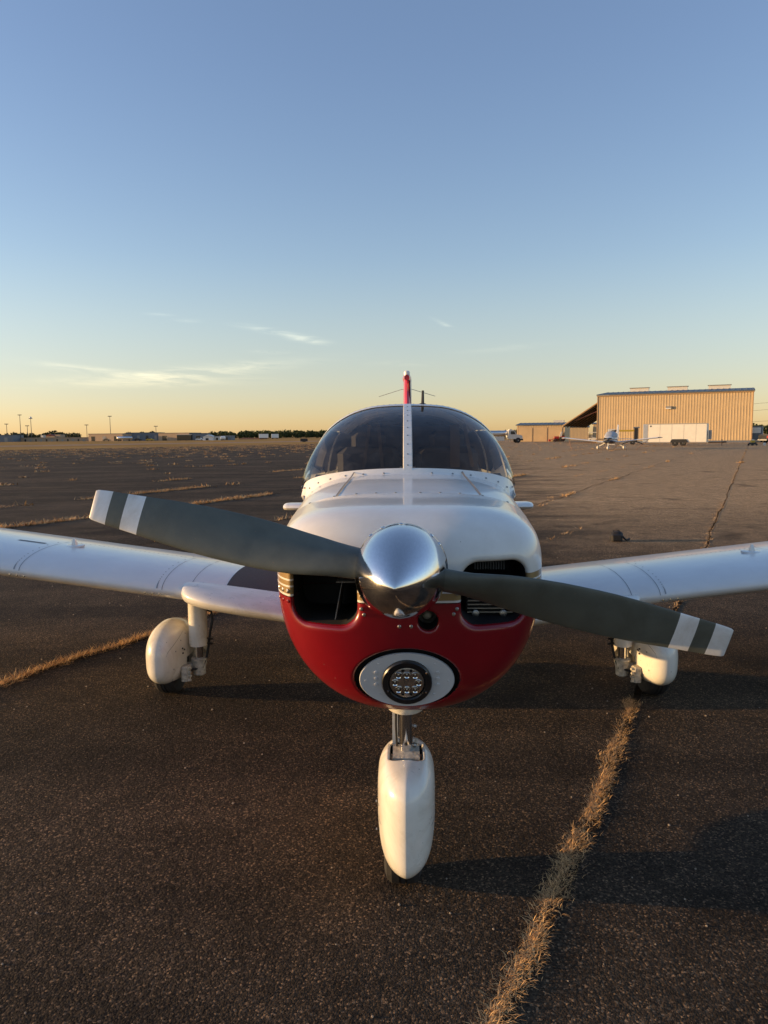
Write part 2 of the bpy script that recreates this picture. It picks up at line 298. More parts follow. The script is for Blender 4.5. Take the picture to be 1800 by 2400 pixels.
class MB:
    """collects simple solids into one mesh"""
    def __init__(s): s.v = []; s.f = []; s.mi = []; s.cur = 0
    def add(s, v, f):
        b = len(s.v); s.v += [tuple(p) for p in v]; s.f += [tuple(i+b for i in q) for q in f]; s.mi += [s.cur]*len(f); return s
    def box(s, lo, hi, M=None):
        (a, b, c), (d, e, g) = lo, hi
        v = [(a, b, c), (d, b, c), (d, e, c), (a, e, c), (a, b, g), (d, b, g), (d, e, g), (a, e, g)]
        if M is not None: v = [tuple(M @ Vector(p)) for p in v]
        return s.add(v, [(0, 3, 2, 1), (4, 5, 6, 7), (0, 1, 5, 4), (1, 2, 6, 5), (2, 3, 7, 6), (3, 0, 4, 7)])
    def cbox(s, lo, hi, ch=.02):
        """box with chamfered vertical and top edges"""
        (a, b, c), (d, e, g) = lo, hi
        def ring(z, i): return [(a+ch+i, b+i, z), (d-ch-i, b+i, z), (d-i, b+ch+i, z), (d-i, e-ch-i, z), (d-ch-i, e-i, z), (a+ch+i, e-i, z), (a+i, e-ch-i, z), (a+i, b+ch+i, z)]
        v = ring(c, 0)+ring(g-ch, 0)+ring(g, ch*.7)
        f = [tuple(range(7, -1, -1)), tuple(range(16, 24))]
        for k in (0, 8):
            for i in range(8): j = (i+1) % 8; f.append((k+i, k+j, k+8+j, k+8+i))
        return s.add(v, f)
    def tube(s, pts, rad, n=8, cap=True):
        pts = [Vector(p) for p in pts]; m = len(pts); rads = rad if isinstance(rad, (list, tuple)) else [rad]*m
        v = []; prev = None
        for i, p in enumerate(pts):
            t = (pts[min(i+1, m-1)]-pts[max(i-1, 0)]).normalized()
            if prev is None: a = t.orthogonal().normalized()
            else: a = (prev - t*prev.dot(t)); a = a.normalized() if a.length > 1e-6 else t.orthogonal().normalized()
            prev = a; b = t.cross(a)
            for k in range(n):
                an = 2*math.pi*k/n; v.append(tuple(p+(a*math.cos(an)+b*math.sin(an))*rads[i]))
        f = []
        for i in range(m-1):
            for k in range(n): j = (k+1) % n; f.append((i*n+k, i*n+j, (i+1)*n+j, (i+1)*n+k))
        if cap: f.append(tuple(range(n-1, -1, -1))); f.append(tuple(range((m-1)*n, m*n)))
        return s.add(v, f)
    def lathe(s, prof, M, n=24):
        """prof: list of (axial, radius) along local z of M"""
        v = []; f = []
        for (a, r) in prof:
            for k in range(n): an = 2*math.pi*k/n; v.append(tuple(M @ Vector((r*math.cos(an), r*math.sin(an), a))))
        for i in range(len(prof)-1):
            for k in range(n): j = (k+1) % n; f.append((i*n+k, i*n+j, (i+1)*n+j, (i+1)*n+k))
        f.append(tuple(range(n-1, -1, -1))); f.append(tuple(range((len(prof)-1)*n, len(prof)*n)))
        return s.add(v, f)
    def prism(s, poly, axis, lo, hi):
        """poly in the two other axes, extruded along axis"""
        n = len(poly); v = []
        for t in (lo, hi):
            for (p, q) in poly:
                c = [p, q]; c.insert(axis, t); v.append(tuple(c))
        f = [tuple(range(n-1, -1, -1)), tuple(range(n, 2*n))]+[(i, (i+1) % n, n+(i+1) % n, n+i) for i in range(n)]
        return s.add(v, f)
    def grid(s, P):
        """P[i][j] points"""
        m = len(P); n = len(P[0]); v = [p for row in P for p in row]
        return s.add(v, [(i*n+j, i*n+j+1, (i+1)*n+j+1, (i+1)*n+j) for i in range(m-1) for j in range(n-1)])
    def build(s, name, mat, parent=None, smooth=False, fix=True):
        o = pydata(name, s.v, s.f, mat, parent, smooth, s.mi)
        if fix:
            bm = bmesh.new(); bm.from_mesh(o.data); bmesh.ops.recalc_face_normals(bm, faces=bm.faces); bm.to_mesh(o.data); bm.free()
        return o
def smooth_angle(o, ang=35):
    me = o.data; me.polygons.foreach_set('use_smooth', [True]*len(me.polygons)); me.set_sharp_from_angle(angle=R(ang)); return o
def axis_matrix(loc, d):
    return Matrix.Translation(loc) @ Vector(d).to_track_quat('Z', 'Y').to_matrix().to_4x4()
def copy_tree(o, parent=None):
    c = o.copy(); COL.objects.link(c); c.parent = parent
    for ch in list(o.children): copy_tree(ch, c)
    return c

# ---- implicit surfaces (surface nets) for the moulded shells
def grad(f, p, e=4e-4):
    g = np.empty_like(p)
    for k in range(3):
        a = p.copy(); a[:, k] += e; b = p.copy(); b[:, k] -= e
        g[:, k] = (f(a[:, 0], a[:, 1], a[:, 2])-f(b[:, 0], b[:, 1], b[:, 2]))/(2*e)
    return g
def nets(f, lo, hi, h):
    ax = [np.arange(lo[k], hi[k]+h*.5, h) for k in range(3)]
    X, Y, Z = np.meshgrid(*ax, indexing='ij')
    F = f(X, Y, Z); S = F < 0
    n = [len(a) for a in ax]; c = [q-1 for q in n]
    cnt = np.zeros(c, np.int16); acc = np.zeros(c+[3])
    offs = [(0, 0, 0), (1, 0, 0), (0, 1, 0), (1, 1, 0), (0, 0, 1), (1, 0, 1), (0, 1, 1), (1, 1, 1)]
    sl = lambda o: tuple(slice(o[k], o[k]+c[k]) for k in range(3))
    for i, a in enumerate(offs):
        for b in offs[i+1:]:
            dd = [b[k]-a[k] for k in range(3)]
            if sum(abs(q) for q in dd) != 1: continue
            k = [q != 0 for q in dd].index(True)
            Fa, Fb = F[sl(a)], F[sl(b)]; cr = (Fa < 0) != (Fb < 0)
            t = np.where(cr, Fa/np.where(cr, Fa-Fb, 1), 0)
            cnt += cr
            for q in range(3):
                acc[..., q] += np.where(cr, a[q]+(t if q == k else 0), 0)
    act = cnt > 0; idx = -np.ones(c, np.int64); idx[act] = np.arange(act.sum())
    ijk = np.argwhere(act); V = np.array(lo)+(ijk+acc[act]/cnt[act][:, None])*h
    faces = []
    for k in range(3):
        a, b = [(1, 2), (2, 0), (0, 1)][k]
        s0 = [slice(None)]*3; s1 = [slice(None)]*3; s0[k] = slice(0, n[k]-1); s1[k] = slice(1, n[k])
        cr = S[tuple(s0)] != S[tuple(s1)]
        E = np.argwhere(cr); E = E[(E[:, a] > 0) & (E[:, a] < n[a]-1) & (E[:, b] > 0) & (E[:, b] < n[b]-1)]
        if not len(E): continue
        ins = S[tuple(s0)][tuple(E.T)]
        def cell(da, db):
            q = E.copy(); q[:, a] -= da; q[:, b] -= db; return idx[tuple(q.T)]
        Q = np.stack([cell(1, 1), cell(0, 1), cell(0, 0), cell(1, 0)], 1)
        Q[~ins] = Q[~ins][:, ::-1]; faces.append(Q)
    Fc = np.concatenate(faces)
    for _ in range(3):
        val = f(V[:, 0], V[:, 1], V[:, 2]); g = grad(f, V); g2 = (g*g).sum(1)+1e-9
        st = -(val/g2)[:, None]*g; ln = np.linalg.norm(st, axis=1, keepdims=True)
        V = V+st*np.minimum(1, .6*h/np.maximum(ln, 1e-9))
    return V, Fc
def sdf_obj(name, f, V, Fc, mat, parent, cuts=(), mi=None):
    """mesh from nets with exact normals; cuts: (co, no) keeps the side the normal points to"""
    me = bpy.data.meshes.new(name); me.from_pydata(V.tolist(), [], Fc.tolist())
    if mi is not None: me.polygons.foreach_set('material_index', mi.astype(np.int32))
    if cuts:
        bm = bmesh.new(); bm.from_mesh(me)
        for co, no in cuts:
            bmesh.ops.bisect_plane(bm, geom=bm.verts[:]+bm.edges[:]+bm.faces[:], plane_co=co, plane_no=no, clear_inner=True)
        bm.to_mesh(me); bm.free()
    me.polygons.foreach_set('use_smooth', [True]*len(me.polygons)); me.update()
    P = np.empty(len(me.vertices)*3); me.vertices.foreach_get('co', P); P = P.reshape(-1, 3)
    g = grad(f, P, 1.2e-3); g /= np.linalg.norm(g, axis=1, keepdims=True)+1e-12
    me.normals_split_custom_set_from_vertices(g.tolist())
    return obj(name, me, mat, parent)
def smax(a, b, k):
    h = np.maximum(k-np.abs(a-b), 0)/k; return np.maximum(a, b)+h*h*k*.25
def smin(a, b, k): return -smax(-a, -b, k)
def rbox2(x, z, cx, cz, hx, hz, r):
    qx = np.abs(x-cx)-hx+r; qz = np.abs(z-cz)-hz+r
    return np.sqrt(np.maximum(qx, 0)**2+np.maximum(qz, 0)**2)+np.minimum(np.maximum(qx, qz), 0)-r
def normed(G):
    def d(x, y, z, e=1e-3):
        g0 = G(x, y, z); gx = (G(x+e, y, z)-g0)/e; gy = (G(x, y+e, z)-g0)/e; gz = (G(x, y, z+e)-g0)/e
        return g0/np.maximum(np.sqrt(gx*gx+gy*gy+gz*gz), 1.2)
    return d

# ================================================================== the setting
def sheet(name, poly, z, mat, label=None):
    o = pydata(name, [(x, y, z) for x, y in poly], [tuple(range(len(poly)))], mat); o['kind'] = 'structure'
    if label: o['label'] = label
    return o
sheet('ground', [(9000*math.cos(a*math.pi/24), 9000*math.sin(a*math.pi/24)) for a in range(48)], -.03, 'ground', 'dry golden grassland reaching to the horizon')
e0, ed = Vector((-55, 102)), Vector((.610, .793)); en = Vector((-.793, .610))
def eline(t, off): p = e0+ed*t+en*off; return (p.x, p.y)
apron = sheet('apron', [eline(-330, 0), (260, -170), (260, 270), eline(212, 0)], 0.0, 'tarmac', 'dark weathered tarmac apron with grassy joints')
sheet('taxiway', [eline(-400, 48), eline(-400, 78), eline(900, 78), eline(900, 48)][::-1], -.022, 'taxi', 'pale taxiway strip across the dry grass')

def blades(name, P, hgt, wid, mat, lie=.9, label='dry straw grass growing in the tarmac joint', cat='grass', parent=None, lean_bias=(0, 0)):
    """one mesh of bent tapered blades rooted at P (n,2)"""
    n = len(P); an = RNG.uniform(0, 2*math.pi, n); h = hgt*RNG.uniform(.45, 1.25, n)
    el = np.clip(RNG.normal(.75, .42, n), .05, 1.5)*lie
    dx = np.cos(an)*np.cos(el)+lean_bias[0]; dy = np.sin(an)*np.cos(el)+lean_bias[1]; dz = np.sin(el)
    w = wid*RNG.uniform(.6, 1.3, n); sx, sy = -np.sin(an), np.cos(an)
    b = np.stack([P[:, 0], P[:, 1], np.full(n, -.004)], 1); d = np.stack([dx, dy, dz], 1)
    s = np.stack([sx, sy, np.zeros(n)], 1)
    bend = np.stack([dx*1.35, dy*1.35, dz*RNG.uniform(.35, 1.0, n)], 1)
    m = b+d*(h*.5)[:, None]; t = m+bend*(h*.5)[:, None]
    t[:, 2] = np.maximum(t[:, 2], .004); m[:, 2] = np.maximum(m[:, 2], .006)
    V = np.empty((n*5, 3)); V[0::5] = b-s*(w*.5)[:, None]; V[1::5] = b+s*(w*.5)[:, None]; V[2::5] = m+s*(w*.4)[:, None]; V[3::5] = m-s*(w*.4)[:, None]; V[4::5] = t
    k = np.arange(n)*5
    me = bpy.data.meshes.new(name)
    me.vertices.add(n*5); me.vertices.foreach_set('co', V.ravel())
    loops = np.stack([k, k+1, k+2, k+3, k+3, k+2, k+4], 1).ravel()
    me.loops.add(n*7); me.loops.foreach_set('vertex_index', loops.astype(np.int32))
    me.polygons.add(n*2); ls = np.stack([np.arange(n)*7, np.arange(n)*7+4], 1).ravel(); me.polygons.foreach_set('loop_start', ls.astype(np.int32))
    me.polygons.foreach_set('loop_total', np.tile([4, 3], n).astype(np.int32))
    me.update(calc_edges=True)
    o = obj(name, me, mat, parent)
    if parent is None: tag(o, label, cat, kind='stuff')
    else: o['kind'] = 'stuff'
    return o
JS = .52; JDX = 4.08
def wob(k, y): return .05*math.sin(y*.9+k*2.1)+.03*math.sin(y*2.7+k)+.018*math.sin(y*7.3+k*5)+.01*math.sin(y*17+k*3)
def joint_x(k, y): return -.59+JDX*k+JS*y+wob(k, y)*(.35 if k == 0 else 1)
# the joints themselves: thin irregular strips of dark soil
for k in range(-16, 9):
    rows = []; y = -3.0
    while y < 130:
        w = (.004 if y > 7 else .010)+.012*abs(math.sin(y*1.7+k))*(.5 if y > 7 else 1)+.008*random.random(); x = joint_x(k, y)+.02*(random.random()-.5)
        if (x-(-55))*(-.793)+(y-102)*.61 < -1.5: rows.append((x-w, y, x+w))
        y += .14 if y < 12 else (.5 if y < 30 else 2.0)
    if len(rows) < 2: continue
    v = []; f = []
    for i, (a, yy, b_) in enumerate(rows):
        v += [(a, yy, .004), (b_, yy, .004)]
        if i: f.append((2*i-2, 2*i-1, 2*i+1, 2*i))
    o = pydata('paving_joint', v, f, 'soil', apron)
def patch(y, k, s): return math.sin(y*s+k*1.7)+.7*math.sin(y*s*2.3+k*4.1)+.5*math.sin(y*s*.47+k*.9)
def joint_grass(k, y0, y1, dens, sig, h, w, thr=-9, s=1.2, gain=None):
    pts = []
    n = int((y1-y0)*dens*1.13)
    for _ in range(n):
        y = random.uniform(y0, y1)
        if patch(y, k, s) < thr+random.uniform(-.4, .4): continue
        cl = .55+.45*math.sin(y*13+k)*math.sin(y*5.3)
        if k == 0 and y < 4 and math.sin(y*23+1.3)+math.sin(y*37.7)+.8*math.sin(y*11.1) < random.uniform(-2.3, -.6): continue
        pts.append((joint_x(k, y)-.02+random.gauss(0, sig*(.6+.7*cl)), y+random.gauss(0, .02)))
    return pts
near = joint_grass(0, 1.2, 3.95, 3600, .019, .05, .0025, -1.75, 2.9)
o = blades('dry_grass', np.array(near), .034, .0022, 'grass', .72, 'thick dry straw grass in the joint running from the nose wheel side to the foreground')
far = joint_grass(0, 3.95, 9, 260, .02, .05, .003, .5, 1.3)
pts = far+joint_grass(0, 9, 70, 90, .04, .1, .01, -.4, .6)
blades('dry_grass', np.array(pts), .05, .006, 'grass', .6, 'dry straw tufts in the joint running away under the right wing to the hangar')
pts = joint_grass(-1, 2.2, 9, 1250, .024, .08, .004, -1.9, 1.7)
blades('dry_grass', np.array(pts), .07, .004, 'grass', .8, 'dry straw grass in the joint beside the left main wheel')
pts = joint_grass(-2, 8, 30, 260, .05, .1, .009, .75, .9)+joint_grass(-3, 8, 19, 420, .06, .1, .009, -.5, .7)+joint_grass(-3, 19, 34, 200, .06, .1, .009, .9, 1.1)+joint_grass(-4, 12, 22, 380, .07, .1, .01, -.2, .7)+joint_grass(-4, 22, 40, 160, .07, .1, .01, 1.0, 1.0)+joint_grass(-5, 14, 40, 180, .08, .1, .012, .9, .9)
pts += joint_grass(-1, 9, 40, 120, .05, .1, .01, 1.1, .9)
blades('dry_grass', np.array(pts), .12, .011, 'grass', .8, 'dry straw tufts along the joints left of the propeller')
# patchy tufts of the far left apron: hundreds of little clumps nobody counts
pts = []
for k in range(-16, 3):
    y = 16.0
    while y < 125:
        y += random.expovariate(1/(1.6+max(0, (k+3))*2.4))
        if random.random() < (.45 if k < -1 else .12):
            L_ = random.uniform(.1, .6)
            for _ in range(int(16+46*L_)):
                yy = y+random.uniform(0, L_); pts.append((joint_x(k, yy)+random.gauss(0, .10), yy))
for _ in range(5200):
    t = random.uniform(0, 175); off = -abs(random.gauss(0, 26))-1
    x, y = eline(t-60, off)
    if y < 18 or x > 5+.1*y or abs(x/y) > .62: continue
    hw = random.uniform(.08, .36)
    for _ in range(random.randint(10, 26)): pts.append((x+random.gauss(0, hw), y+random.gauss(0, hw*.6)))
pts = [p for p in pts if (p[0]+55)*(-.793)+(p[1]-102)*.61 < 0 and p[0] < 12+.3*p[1]]
blades('dry_grass', np.array(pts), .15, .03, 'grass', .8, 'scattered dry straw tufts over the far left apron')
pts = joint_grass(1, 5, 60, 40, .04, .1, .01, 1.3, .8)
for (xa, ya, xb, yb) in ((2.2, 9.9, 3.2, 11.5), (3.2, 14.6, 4.2, 17.5), (7, 26, 12.5, 35), (16, 60, 24, 72)):
    for _ in range(int(60*math.hypot(xb-xa, yb-ya))):
        t = random.random()
        if math.sin(t*19+xa)+.4*math.sin(t*47) < -.1: continue
        pts.append((xa+(xb-xa)*t+random.gauss(0, .05), ya+(yb-ya)*t+random.gauss(0, .05)))
blades('dry_grass', np.array(pts), .08, .010, 'grass', .7, 'sparse straw tufts right of the nose towards the hangars')
# loose light stones
mb = MB()
for _ in range(170):
    y = random.uniform(1.5, 9)**1.0; x = random.uniform(-.62, .62)*y; r = random.uniform(.002, .0045)*(1+y*.12)
    M = Matrix.Translation((x, y, r*.4))
    mb.lathe([(-r, r*.5), (0, r), (r*.7, r*.55)], M, 5)
o = mb.build('loose_gravel', paint('pale_pebble', (.32, .26, .20), .9, var=.3)); tag(o, 'loose pale pebbles scattered on the near tarmac', 'gravel', kind='stuff')

# ================================================================== the airplane in front
YAW = math.atan(.033)
PLANE = thing('parked_airplane', 'white and red low-wing propeller airplane parked head-on close to the camera', 'airplane', (.072, 2.06, 0), -YAW)
# ---- cowling shells
def cow_a(y): return .45+.05*np.clip((y-.32)/.5, 0, 1)
def cow_G(x, y, z):
    u = np.abs(x)/cow_a(y); zc = 1.08
    w = np.where(z > zc, (z-zc)/.222, (zc-z)/(.485+.02*np.clip((y-.3)/.5, 0, 1)))
    up = (u**3.3+w**3.3)**(1/3.3); dn = (u**2.25+w**2.25)**(1/2.25)
    g = np.where(z > zc, up, dn)
    t = np.clip((.43-y)/(.43-.055), 0, None)
    return (g**3.2+t**3.2)**(1/3.2)-1
cow_d = normed(cow_G)
LZ, LX = .768, -.008     # landing light centre
def cow_f(x, y, z):
    d = cow_d(x, y, z)
    for sx in (-1, 1):
        q = rbox2(x, z, sx*.264, 1.046, .104, .098, .055)
        d = smax(d, -np.maximum(q, y-.36), .026)
    q = np.sqrt((x-.058)**2+(z-.966)**2)-.031
    d = smax(d, -np.maximum(q, y-.26), .008)
    el = (np.sqrt(((x-LX)/.166)**2+((z-LZ)/.108)**2)-1)*.125
    d = smax(d, -np.maximum(el, y-(.135+.30*(LZ-z))), .010)
    return d
V, Fc = nets(cow_f, (-.52, .03, .575), (.52, .80, 1.33), .0062)
cen = V[Fc].mean(1); mi = ((cow_d(cen[:, 0], cen[:, 1], cen[:, 2]) < np.where((cen[:, 2] < .90), -.006, -.017))).astype(int)
up = sdf_obj('upper_cowling', cow_f, V, Fc, ['livery', 'interior_black'], PLANE, [((0, 0, 1.023), (0, 0, 1)), ((0, .775, 0), (0, -1, 0))], mi)
lo = sdf_obj('lower_cowling', cow_f, V, Fc, ['livery', 'interior_black'], PLANE, [((0, 0, 1.0205), (0, 0, -1)), ((0, .775, 0), (0, -1, 0))], mi)
lo['label'] = 'glossy red lower cowling with landing light'
def cowl_y(x, z, f=cow_G):
    a, b = .03, .43
    for _ in range(40):
        m_ = (a+b)/2
        if f(np.float64(x), np.float64(m_), np.float64(z)) > 0: a = m_
        else: b = m_
    return (a+b)/2
def dome(mb, p, n, r, h=None):
    mb.lathe([(-.002, r), (r*.25, r), ((h or r*.55), r*.55)], axis_matrix(p, n), 8)
def cowl_screw(name, x, z, r, mat, par):
    y = cowl_y(x, z); p = np.array([[x, y, z]]); g = grad(cow_G, p)[0]; g /= np.linalg.norm(g)
    mb = MB(); dome(mb, (x, y, z), g, r); return smooth_angle(mb.build(name, mat, par))
for x in (-.425, -.407, -.388):
    cowl_screw('fastener', x, 1.040, .0075, 'steel', up); cowl_screw('fastener', x, 1.006, .006, 'livery', lo)
for (x, z) in ((-.146, 1.004), (-.138, .986), (.146, 1.004), (.136, .988), (.006, .950), (-.03, .950)): cowl_screw('fastener', x, z, .006, 'steel', lo)
for (x, z) in ((-.146, 1.045), (.146, 1.05), (.40, 1.04), (-.40, 1.115)): cowl_screw('fastener', x, z, .0055, 'steel', up)
for sx in (-1, 1):
    for y in (.30, .38, .46, .54, .62, .70):
        a, b = .30, .56
        for _ in range(30):
            m_ = (a+b)/2
            if cow_G(np.float64(m_), np.float64(y), np.float64(1.045)) < 0: a = m_
            else: b = m_
        smooth_angle(MB().lathe([(0, .007), (.002, .006)], axis_matrix((sx*a, y, 1.045), (sx, -.2, 0)), 8).build('fastener', 'steel', up))
# inside of the intakes
mb = MB(); mb.add([(-.235, .12, .955), (-.232, .12, .955), (-.232, .33, .955), (-.235, .33, .955), (-.215, .19, 1.075), (-.212, .19, 1.075), (-.212, .33, 1.075), (-.215, .33, 1.075)], [(0, 1, 2, 3), (4, 7, 6, 5), (0, 4, 5, 1), (1, 5, 6, 2), (2, 6, 7, 3), (3, 7, 4, 0)])
mb.build('engine_baffle', 'baffle', PLANE)
mb = MB(); mb.box((-.232, .155, 1.066), (-.155, .33, 1.070)); mb.build('engine_baffle', 'baffle', PLANE)
cooler = MB().box((.185, .21, .945), (.34, .34, 1.02)).build('oil_cooler', 'interior_black', PLANE)
for i in range(5):
    mb = MB(); z = .958+i*.0125; mb.box((.19, .196, z), (.335, .212, z+.004)); mb.build('cooling_fin', 'steel', cooler)
for x in (.215, .305): smooth_angle(MB().lathe([(0, .012), (.012, .012), (.014, .008)], axis_matrix((x, .20, .957), (0, -1, 0)), 10).build('bolt', 'steel', cooler))
cyl = MB().box((.20, .25, 1.09), (.33, .34, 1.16)).build('engine_cylinder', 'interior_black', PLANE)
for i in range(12): MB().box((.215+i*.0085, .225, 1.095), (.2185+i*.0085, .25, 1.14)).build('cooling_fin', 'baffle', cyl)
# little inlet below the spinner
smooth_angle(MB().lathe([(0, .030), (.008, .030), (.010, .022), (.002, .017), (.0, .016)], axis_matrix((.058, .155, .966), (0, -1, 0)), 20).build('cabin_air_duct', 'steel', PLANE))
smooth_angle(MB().lathe([(0, .018), (.03, .012), (.034, .007)], axis_matrix((.058, .165, .962), (0, -1, .1)), 14).build('duct_core', 'castmetal', PLANE))
# ---- landing light
def tilt(x, z, off=0.0):
    return (LX+x, .135-.034-off+.30*(-z)*.9, LZ+z)
LN = Vector((0, -1, -.27)).normalized()
def lmat(x, z, off): return axis_matrix(tilt(x, z, off), LN)
light = MB()
pts = [(math.cos(2*math.pi*k/64)*.150, math.sin(2*math.pi*k/64)*.0955) for k in range(64)]
v = [tilt(px, pz-.002, 0) for px, pz in pts]+[tilt(px*.985, (pz-.002)*.985, .004) for px, pz in pts]+[tilt(px, pz-.002, -.006) for px, pz in pts]
f = [tuple(range(64, 128))]+[(k, (k+1) % 64, 64+(k+1) % 64, 64+k) for k in range(64)]+[(128+k, 128+(k+1) % 64, (k+1) % 64, k) for k in range(64)]
light.add(v, f); light = smooth_angle(light.build('light_plate', 'plate', PLANE)); light['label'] = 'pale oval plate holding the landing light'
bez = MB().lathe([(0, .079), (.010, .079), (.014, .076), (.015, .060), (.010, .056), (.006, .055)], lmat(0, -.006, .004), 48).build('light_bezel', 'black', light); smooth_angle(bez)
lamp = MB().lathe([(0, .054), (.004, .054), (.006, .050)], lmat(0, -.006, .0115), 40).build('landing_lamp', metal_material('lamp_reflector', (.60, .59, .58), .32), light); smooth_angle(lamp)
for (x, z) in ((-.026, .026), (0, .027), (.026, .026), (-.037, 0), (.037, 0), (-.026, -.025), (0, -.026), (.026, -.025)):
    M = lmat(x, z-.006, .0175)
    mb = MB(); mb.lathe([(-.001, .0125), (.0035, .0125), (.0035, .0095), (.0005, .006), (.001, .0055), (.004, .004)], M, 16)
    smooth_angle(mb.build('led_lens', 'chrome', light))
    mb = MB(); mb.lathe([(.0008, .0096), (.0012, .0094)], M, 14); mb.build('led_socket', 'black', light)
for (x, z) in ((-.013, .043), (.013, .043), (-.013, -.041), (.013, -.041)): MB().lathe([(0, .005), (.002, .004)], lmat(x, z-.006, .0175), 10).build('lamp_rivet', 'black', light)
for (x, z) in ((-.058, .036), (.060, .034), (-.059, -.032), (.060, -.035)): smooth_angle(MB().lathe([(0, .004), (.003, .003)], lmat(x, z-.004, .018), 8).build('screw', 'chrome', light))
for sx in (-1, 1):
    for z in (.022, .001, -.020): smooth_angle(MB().lathe([(0, .0068), (.0025, .0062), (.003, .003)], lmat(sx*.097, z+.003, .004), 12).build('rivet', 'plate', light))
    for (x, z) in ((.088, .055), (.13, -.004), (.086, -.052)): MB().lathe([(0, .004), (.001, .003)], lmat(sx*x, z, .004), 10).build('rivet', 'plate', light)
# ---- spinner and propeller on a slightly canted thrust line
CANT = R(3.4)
HUB = Matrix.Translation((-.021, 0, 1.140)) @ Matrix.Rotation(-CANT, 4, 'Z') @ Matrix.Rotation(R(0), 4, 'X')
def spinner_r(s):          # s = distance ahead of the back plate
    t = min(max(s/.285, 0), 1); return .135*(1-t**2.35)**.66
BL_A = R(11.3)
mb = MB(); n = 96; prof = [q*.285/.325 for q in (0, .006, .02, .04, .06, .08, .10, .12, .14, .16, .18, .20, .22, .24, .26, .275, .29, .30, .31, .317, .322, .3245)]
v = []; f = []
for s in prof:
    r = spinner_r(s)
    for k in range(n):
        a = 2*math.pi*k/n; v.append(tuple(HUB @ Vector((r*math.cos(a), -s, r*math.sin(a)))))
for i in range(len(prof)-1):
    for k in range(n):
        a = (2*math.pi*(k+.5)/n+BL_A) % math.pi; a = min(a, math.pi-a)
        if prof[i+1] < .085 and a < R(26): continue          # cut-outs for the blades
        j = (k+1) % n; f.append((i*n+k, (i+1)*n+k, (i+1)*n+j, i*n+j))
v.append(tuple(HUB @ Vector((0, -.2851, 0)))); t0 = (len(prof)-1)*n
f += [(t0+k, len(v)-1, t0+(k+1) % n) for k in range(n)]
spin = pydata('spinner', v, f, 'spinner', PLANE, True)
MBP = MB().lathe([(0, .120), (.004, .136), (.010, .136), (.012, .122)], HUB @ axis_matrix((0, .010, 0), (0, -1, 0)), 64); smooth_angle(MBP.build('spinner_back_plate', 'spinner', PLANE))
hb = MB().lathe([(0, .075), (.05, .075), (.09, .05)], HUB @ axis_matrix((0, -.002, 0), (0, -1, 0)), 32).build('propeller_hub', 'steel', PLANE); smooth_angle(hb)
for ang in (R(60), R(35+11), R(125), R(143), R(-50), R(-130), R(90)):
    a = ang-BL_A if abs(ang-R(90)) > .01 else ang
    r = spinner_r(.016); mb = MB(); p = HUB @ Vector((r*math.cos(a), -.016, r*math.sin(a))); q = HUB.to_3x3() @ Vector((math.cos(a), -.12, math.sin(a)))
    dome(mb, p, q, .0068); smooth_angle(mb.build('spinner_screw', 'chrome', spin))
BR = .94
def chord(r): return .95*np.interp(r, [.06, .12, .2, .32, .43, .58, .7, .80, .895, .92, .933, .94], [.105, .118, .134, .152, .160, .156, .140, .121, .106, .100, .096, .088])
def blade(sign):
    er = Vector((math.cos(BL_A), 0, -math.sin(BL_A)))*sign; et = Vector((math.sin(BL_A), 0, math.cos(BL_A)))*sign; ef = Vector((0, -1, 0))
    st = sorted(set([.06, .09, .12, .16, .2, .25, .3, .35, .4, .45, .5, .55, .6, .65, .7, .74, BR-.153, BR-.0985, BR-.052, .8, .85, .905, .915, .925, .933, .938, .94]))
    m_ = 40; v = []; f = []; mi = []
    for r in st:
        be = math.atan(1.45/(2*math.pi*max(r, .19))); c = float(chord(r)); th = float(np.interp(r, [.06, .2, .4, .7, .94], [.06, .042, .023, .0125, .007]))
        if r > .933: th *= float(np.interp(r, [.933, .94], [1, .35]))
        le = et*math.cos(be)+ef*math.sin(be); no = ef*math.cos(be)-et*math.sin(be)
        shift = float(np.interp(r, [.06, .3, .94], [0, .006, -.012]))
        for k in range(m_):
            a = 2*math.pi*k/m_; s = math.cos(a); y = math.sin(a)
            x = .5*c*s+shift; tt = th*(.62 if y > 0 else .38)*np.sign(y)*abs(y)**1.15*(1+.35*s)
            p = er*r+le*x+no*tt+ef*.045
            v.append(tuple(HUB @ p))
    for i in range(len(st)-1):
        rm = (st[i]+st[i+1])/2; w = 1 if (rm > BR-.052 or BR-.153 < rm < BR-.0985) else 0
        for k in range(m_): j = (k+1) % m_; f.append((i*m_+k, i*m_+j, (i+1)*m_+j, (i+1)*m_+k)); mi.append(w)
    f.append(tuple(range((len(st)-1)*m_, len(st)*m_))); mi.append(1); f.append(tuple(range(m_))[::-1]); mi.append(0)
    o = pydata('propeller_blade', v, f, ['blade', 'bladewhite'], PLANE, True, mi)
    bm = bmesh.new(); bm.from_mesh(o.data); bmesh.ops.recalc_face_normals(bm, faces=bm.faces); bm.to_mesh(o.data); bm.free()
    return o
blade(1)['label'] = 'lowered propeller blade with two white tip bands'
blade(-1)['label'] = 'raised propeller blade with two white tip bands'
